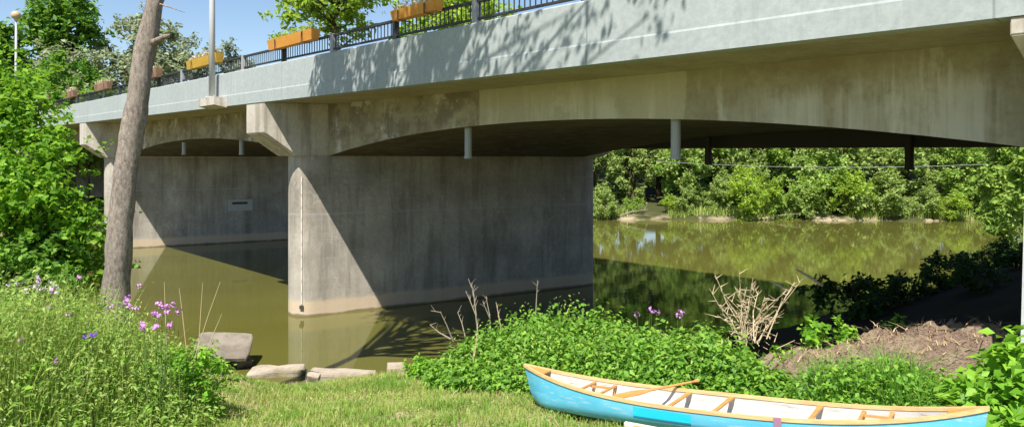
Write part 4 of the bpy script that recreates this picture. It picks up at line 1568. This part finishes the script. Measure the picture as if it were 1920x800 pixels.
# ---------------------------------------------------------------- canoes
def canoe(name, loc, rot, Lc, beam, hend, hmid, mh, label, detail=True, interior='canoe_in', gun='gunwale'):
    t = thing(name, loc, label, "canoe")
    t.rotation_euler = rot
    NS, NC = 44, 12

    def prof(u):
        """u in -1..1 along the hull -> half beam, sheer, keel rocker"""
        hb = beam / 2 * max(0.0, 1 - abs(u) ** 2.15) ** .82
        sh = hmid + (hend - hmid) * abs(u) ** 2.9
        kl = .05 * abs(u) ** 5 + .015 * abs(u) ** 2
        return max(hb, .012), sh, kl

    def section(u, inset=0.):
        hb, sh, kl = prof(u)
        hb = max(hb - inset, .006)
        kl = kl + inset
        # round stem: the end of the hull curves back near the keel
        pts_ = []
        sq = .62 - .36 * abs(u) ** 2
        for j in range(NC + 1):
            a = math.pi * j / NC
            cy = math.cos(a)
            sy = math.sin(a)
            yy = hb * math.copysign(abs(cy) ** (sq + .12), cy)
            zz = sh - (sh - kl) * abs(sy) ** sq * 1.0
            if j in (0, NC):
                zz = sh
            x_ = u * Lc / 2
            depth = (sh - zz) / max(sh - kl, 1e-3)
            if abs(u) > .86:
                q_ = (abs(u) - .86) / .14
                x_ -= math.copysign(.19 * q_ * depth ** 2.2 + .0 * q_, u)
            # slight tumblehome
            yy *= 1 + .05 * math.sin(math.pi * depth) * (1 - abs(u))
            pts_.append((x_, yy, zz))
        return pts_

    us = [math.sin((i / NS - .5) * math.pi) for i in range(NS + 1)]
    us = [.6 * a + .4 * (2 * i / NS - 1) for i, a in enumerate(us)]

    def shell(inset, umax=1.0):
        vs, fs = [], []
        for u in us:
            vs += section(u * umax, inset)
        k = NC + 1
        for i in range(NS):
            for j in range(NC):
                fs.append((i * k + j, i * k + j + 1, (i + 1) * k + j + 1, (i + 1) * k + j))
        return vs, fs

    mb = MB()
    vs, fs = shell(0)
    mb.add(vs, fs)
    k = NC + 1
    mb.f.append(tuple(range(k)))
    mb.f.append(tuple(NS * k + j for j in range(k))[::-1])
    hull = obj("hull", mb, mh, t, smooth=True)
    hull.data.set_sharp_from_angle(angle=R(50))
    mb = MB()
    vs, fs = shell(.016, .985)
    mb.add(vs, fs)
    inn = obj("interior", mb, M[interior], t, smooth=True)
    # gunwales
    for sgn in (-1, 1):
        mb = MB()
        rows = []
        for u in us:
            hb, sh, kl = prof(u)
            x_ = u * Lc / 2 * 1.002
            o_, i_ = sgn * (hb + .014), sgn * max(hb - .024, .0)
            rows.append([(x_, o_, sh - .022), (x_, o_, sh + .016), (x_, i_, sh + .016), (x_, i_, sh - .022)])
        for r_ in rows:
            mb.v += r_
        for i in range(len(rows) - 1):
            for j in range(4):
                mb.f.append((i * 4 + j, i * 4 + (j + 1) % 4, i * 4 + 4 + (j + 1) % 4, i * 4 + 4 + j))
        mb.f += [(0, 1, 2, 3), tuple(len(mb.v) - 4 + j for j in range(4))[::-1]]
        obj("gunwale", mb, M[gun], t)
    # end decks
    for sgn in (-1, 1):
        mb = MB()
        row = []
        for i in range(7):
            u = sgn * (.87 + .125 * i / 6)
            hb, sh, kl = prof(u)
            row.append((u * Lc / 2, max(hb - .026, .004), sh))
        n_ = len(row)
        top = [(a, b_, c_ + .004) for a, b_, c_ in row] + [(a, -b_, c_ + .004) for a, b_, c_ in row[::-1]]
        lo_ = [(a, b_, c_ - .014) for a, b_, c_ in row] + [(a, -b_, c_ - .014) for a, b_, c_ in row[::-1]]
        mb.prism(lo_, top)
        obj("end_deck", mb, M['wood'], t)

    def bar(u, wx=.03, th=.02, dz=-.035, skew=0.):
        hb, sh, kl = prof(u)
        hb -= .02
        x_ = u * Lc / 2
        mb_ = MB()
        ww = [1, .75, .75, 1]
        vs_, k_ = [], 0
        ys = [-hb, -hb * .4, hb * .4, hb]
        for y_, w_ in zip(ys, ww):
            xs = x_ + skew * y_
            vs_ += [(xs - wx * w_, y_, sh + dz), (xs + wx * w_, y_, sh + dz), (xs + wx * w_, y_, sh + dz + th), (xs - wx * w_, y_, sh + dz + th)]
        f_ = []
        for i in range(3):
            for j in range(4):
                f_.append((i * 4 + j, i * 4 + (j + 1) % 4, i * 4 + 4 + (j + 1) % 4, i * 4 + 4 + j))
        f_ += [(3, 2, 1, 0), (12, 13, 14, 15)]
        mb_.add(vs_, f_)
        return mb_

    for u in (.02, .40, -.18) if detail else (0.,):
        obj("thwart", bar(u, .032), M['wood'], t)
    for u0 in ((-.62, .60) if detail else (.5,)):
        st = obj("seat", bar(u0 + .075, .022, .022, -.06), M['wood'], t)
        obj("seat_rail", bar(u0 - .03, .022, .022, -.06), M['wood'], st)
        mb = MB()
        for sg in (-1, 1):
            hb, sh, kl = prof(u0)
            y_ = sg * hb * .52
            mb.box(((u0 - .03) * Lc / 2, y_ - .018, sh - .075), ((u0 + .075) * Lc / 2, y_ + .018, sh - .052))
        obj("seat_frame", mb, M['wood'], st)
        mb = MB()
        for uu in (u0 - .03, u0 + .075):
            for sg in (-1, 1):
                hb, sh, kl = prof(uu)
                mb.tube([(uu * Lc / 2, sg * hb * .78, sh - .17), (uu * Lc / 2, sg * hb * .78, sh - .03)], .011, 6)
        obj("hanger", mb, M['wood'], st)
    return t, prof, section


# main canoe
A = Vector((.20, 9.85, 1.66))
Bv = Vector((4.73, 6.90, 2.09))
cen = (A + Bv) / 2
dv = Bv - A
Lc = dv.length
rot = Matrix.LocRotScale(None, dv.to_track_quat('X', 'Z'), None)
rollm = rot.to_3x3() @ Matrix.Rotation(R(-3), 3, 'X')
can, prof, section = canoe("canoe", cen, rollm.to_euler(), Lc, .90, .57, .335, M['canoe'], "turquoise blue canoe with white inside and wooden gunwales on the grass")
# brighter repair patch on the near side under the gunwale
mb = MB()
vs, fs = [], []
us_ = [-.335 + .27 * i / 10 for i in range(11)]
for u in us_:
    s_ = section(u)
    for j in (12, 11, 10):
        a = Vector(s_[j])
        if j == 12:
            a = Vector(s_[12]).lerp(Vector(s_[11]), .35)
        if j == 10:
            a = Vector(s_[11]).lerp(Vector(s_[10]), .25)
        a.y -= .004
        vs.append(tuple(a))
for i in range(10):
    for j in range(2):
        fs.append((i * 3 + j, i * 3 + j + 1, i * 3 + 4 + j, i * 3 + 3 + j))
mb.add(vs, fs)
obj("repair_patch", mb, M['patch'], can)
# mauve strap hanging over the near side
mb = MB()
vs = []
for u in (.275, .305):
    s_ = section(u)
    for j in (12, 11, 10, 9):
        a = Vector(s_[j])
        a.y -= .008
        if j == 12:
            a.z += .02
            a.y -= .014
        vs.append(tuple(a))
mb.add(vs, [(0, 1, 5, 4), (1, 2, 6, 5), (2, 3, 7, 6)])
obj("strap", mb, M['strap'], can)
can_m = Matrix.LocRotScale(cen, rollm.to_quaternion(), None)


# paddle laid across the gunwales
def cpt(x_, y_, z_):
    return can_m @ Vector((x_, y_, z_))


hb, sh, kl = prof(-.25)
q0 = cpt(-1.18, -.36, sh + .02)
q1 = cpt(-.48, .62, sh + .075)
pad = thing("paddle", q0, "wooden paddle laid across the canoe with its grip past the far gunwale", "paddle")
mb = MB()
mb.tube([q0.lerp(q1, .35), q0.lerp(q1, .7), q1], [.018, .016, .015], 8)
mb.tube([q1 - (q1 - q0).normalized() * .01, q1 + (q1 - q0).normalized() * .05], [.02, .03], 8)
obj("shaft", mb, M['wood'], pad, origin=q0)
mb = MB()
ax_ = (q1 - q0).normalized()
sdv = ax_.cross(Vector((0, 0, 1))).normalized()
upv = sdv.cross(ax_)
out = []
ln = (q1 - q0).length
for s_, wv in ((0, .045), (.06, .075), (.25, .08), (.36, .05), (.44, .02)):
    out.append((s_ * ln, wv))
lo_, hi_ = [], []
for s_, wv in out:
    c_ = q0 + ax_ * s_
    lo_.append(c_ + sdv * wv - upv * .006)
for s_, wv in out[::-1]:
    c_ = q0 + ax_ * s_
    lo_.append(c_ - sdv * wv - upv * .006)
hi_ = [a + upv * .012 for a in lo_]
mb.prism(lo_, hi_)
obj("blade", mb, M['wood'], pad, origin=q0)

# second canoe, cream, nearer the camera and mostly below the frame
A2 = Vector((1.30, 7.8, 1.66))
B2 = Vector((5.5, 5.1, 2.12))
d2 = B2 - A2
can2, _, _ = canoe("canoe", (A2 + B2) / 2, d2.to_track_quat('X', 'Z').to_euler(), d2.length, .84, .52, .31, M['cream'],
                   "cream white canoe whose tip shows in front of the blue canoe", detail=True, gun='cream')
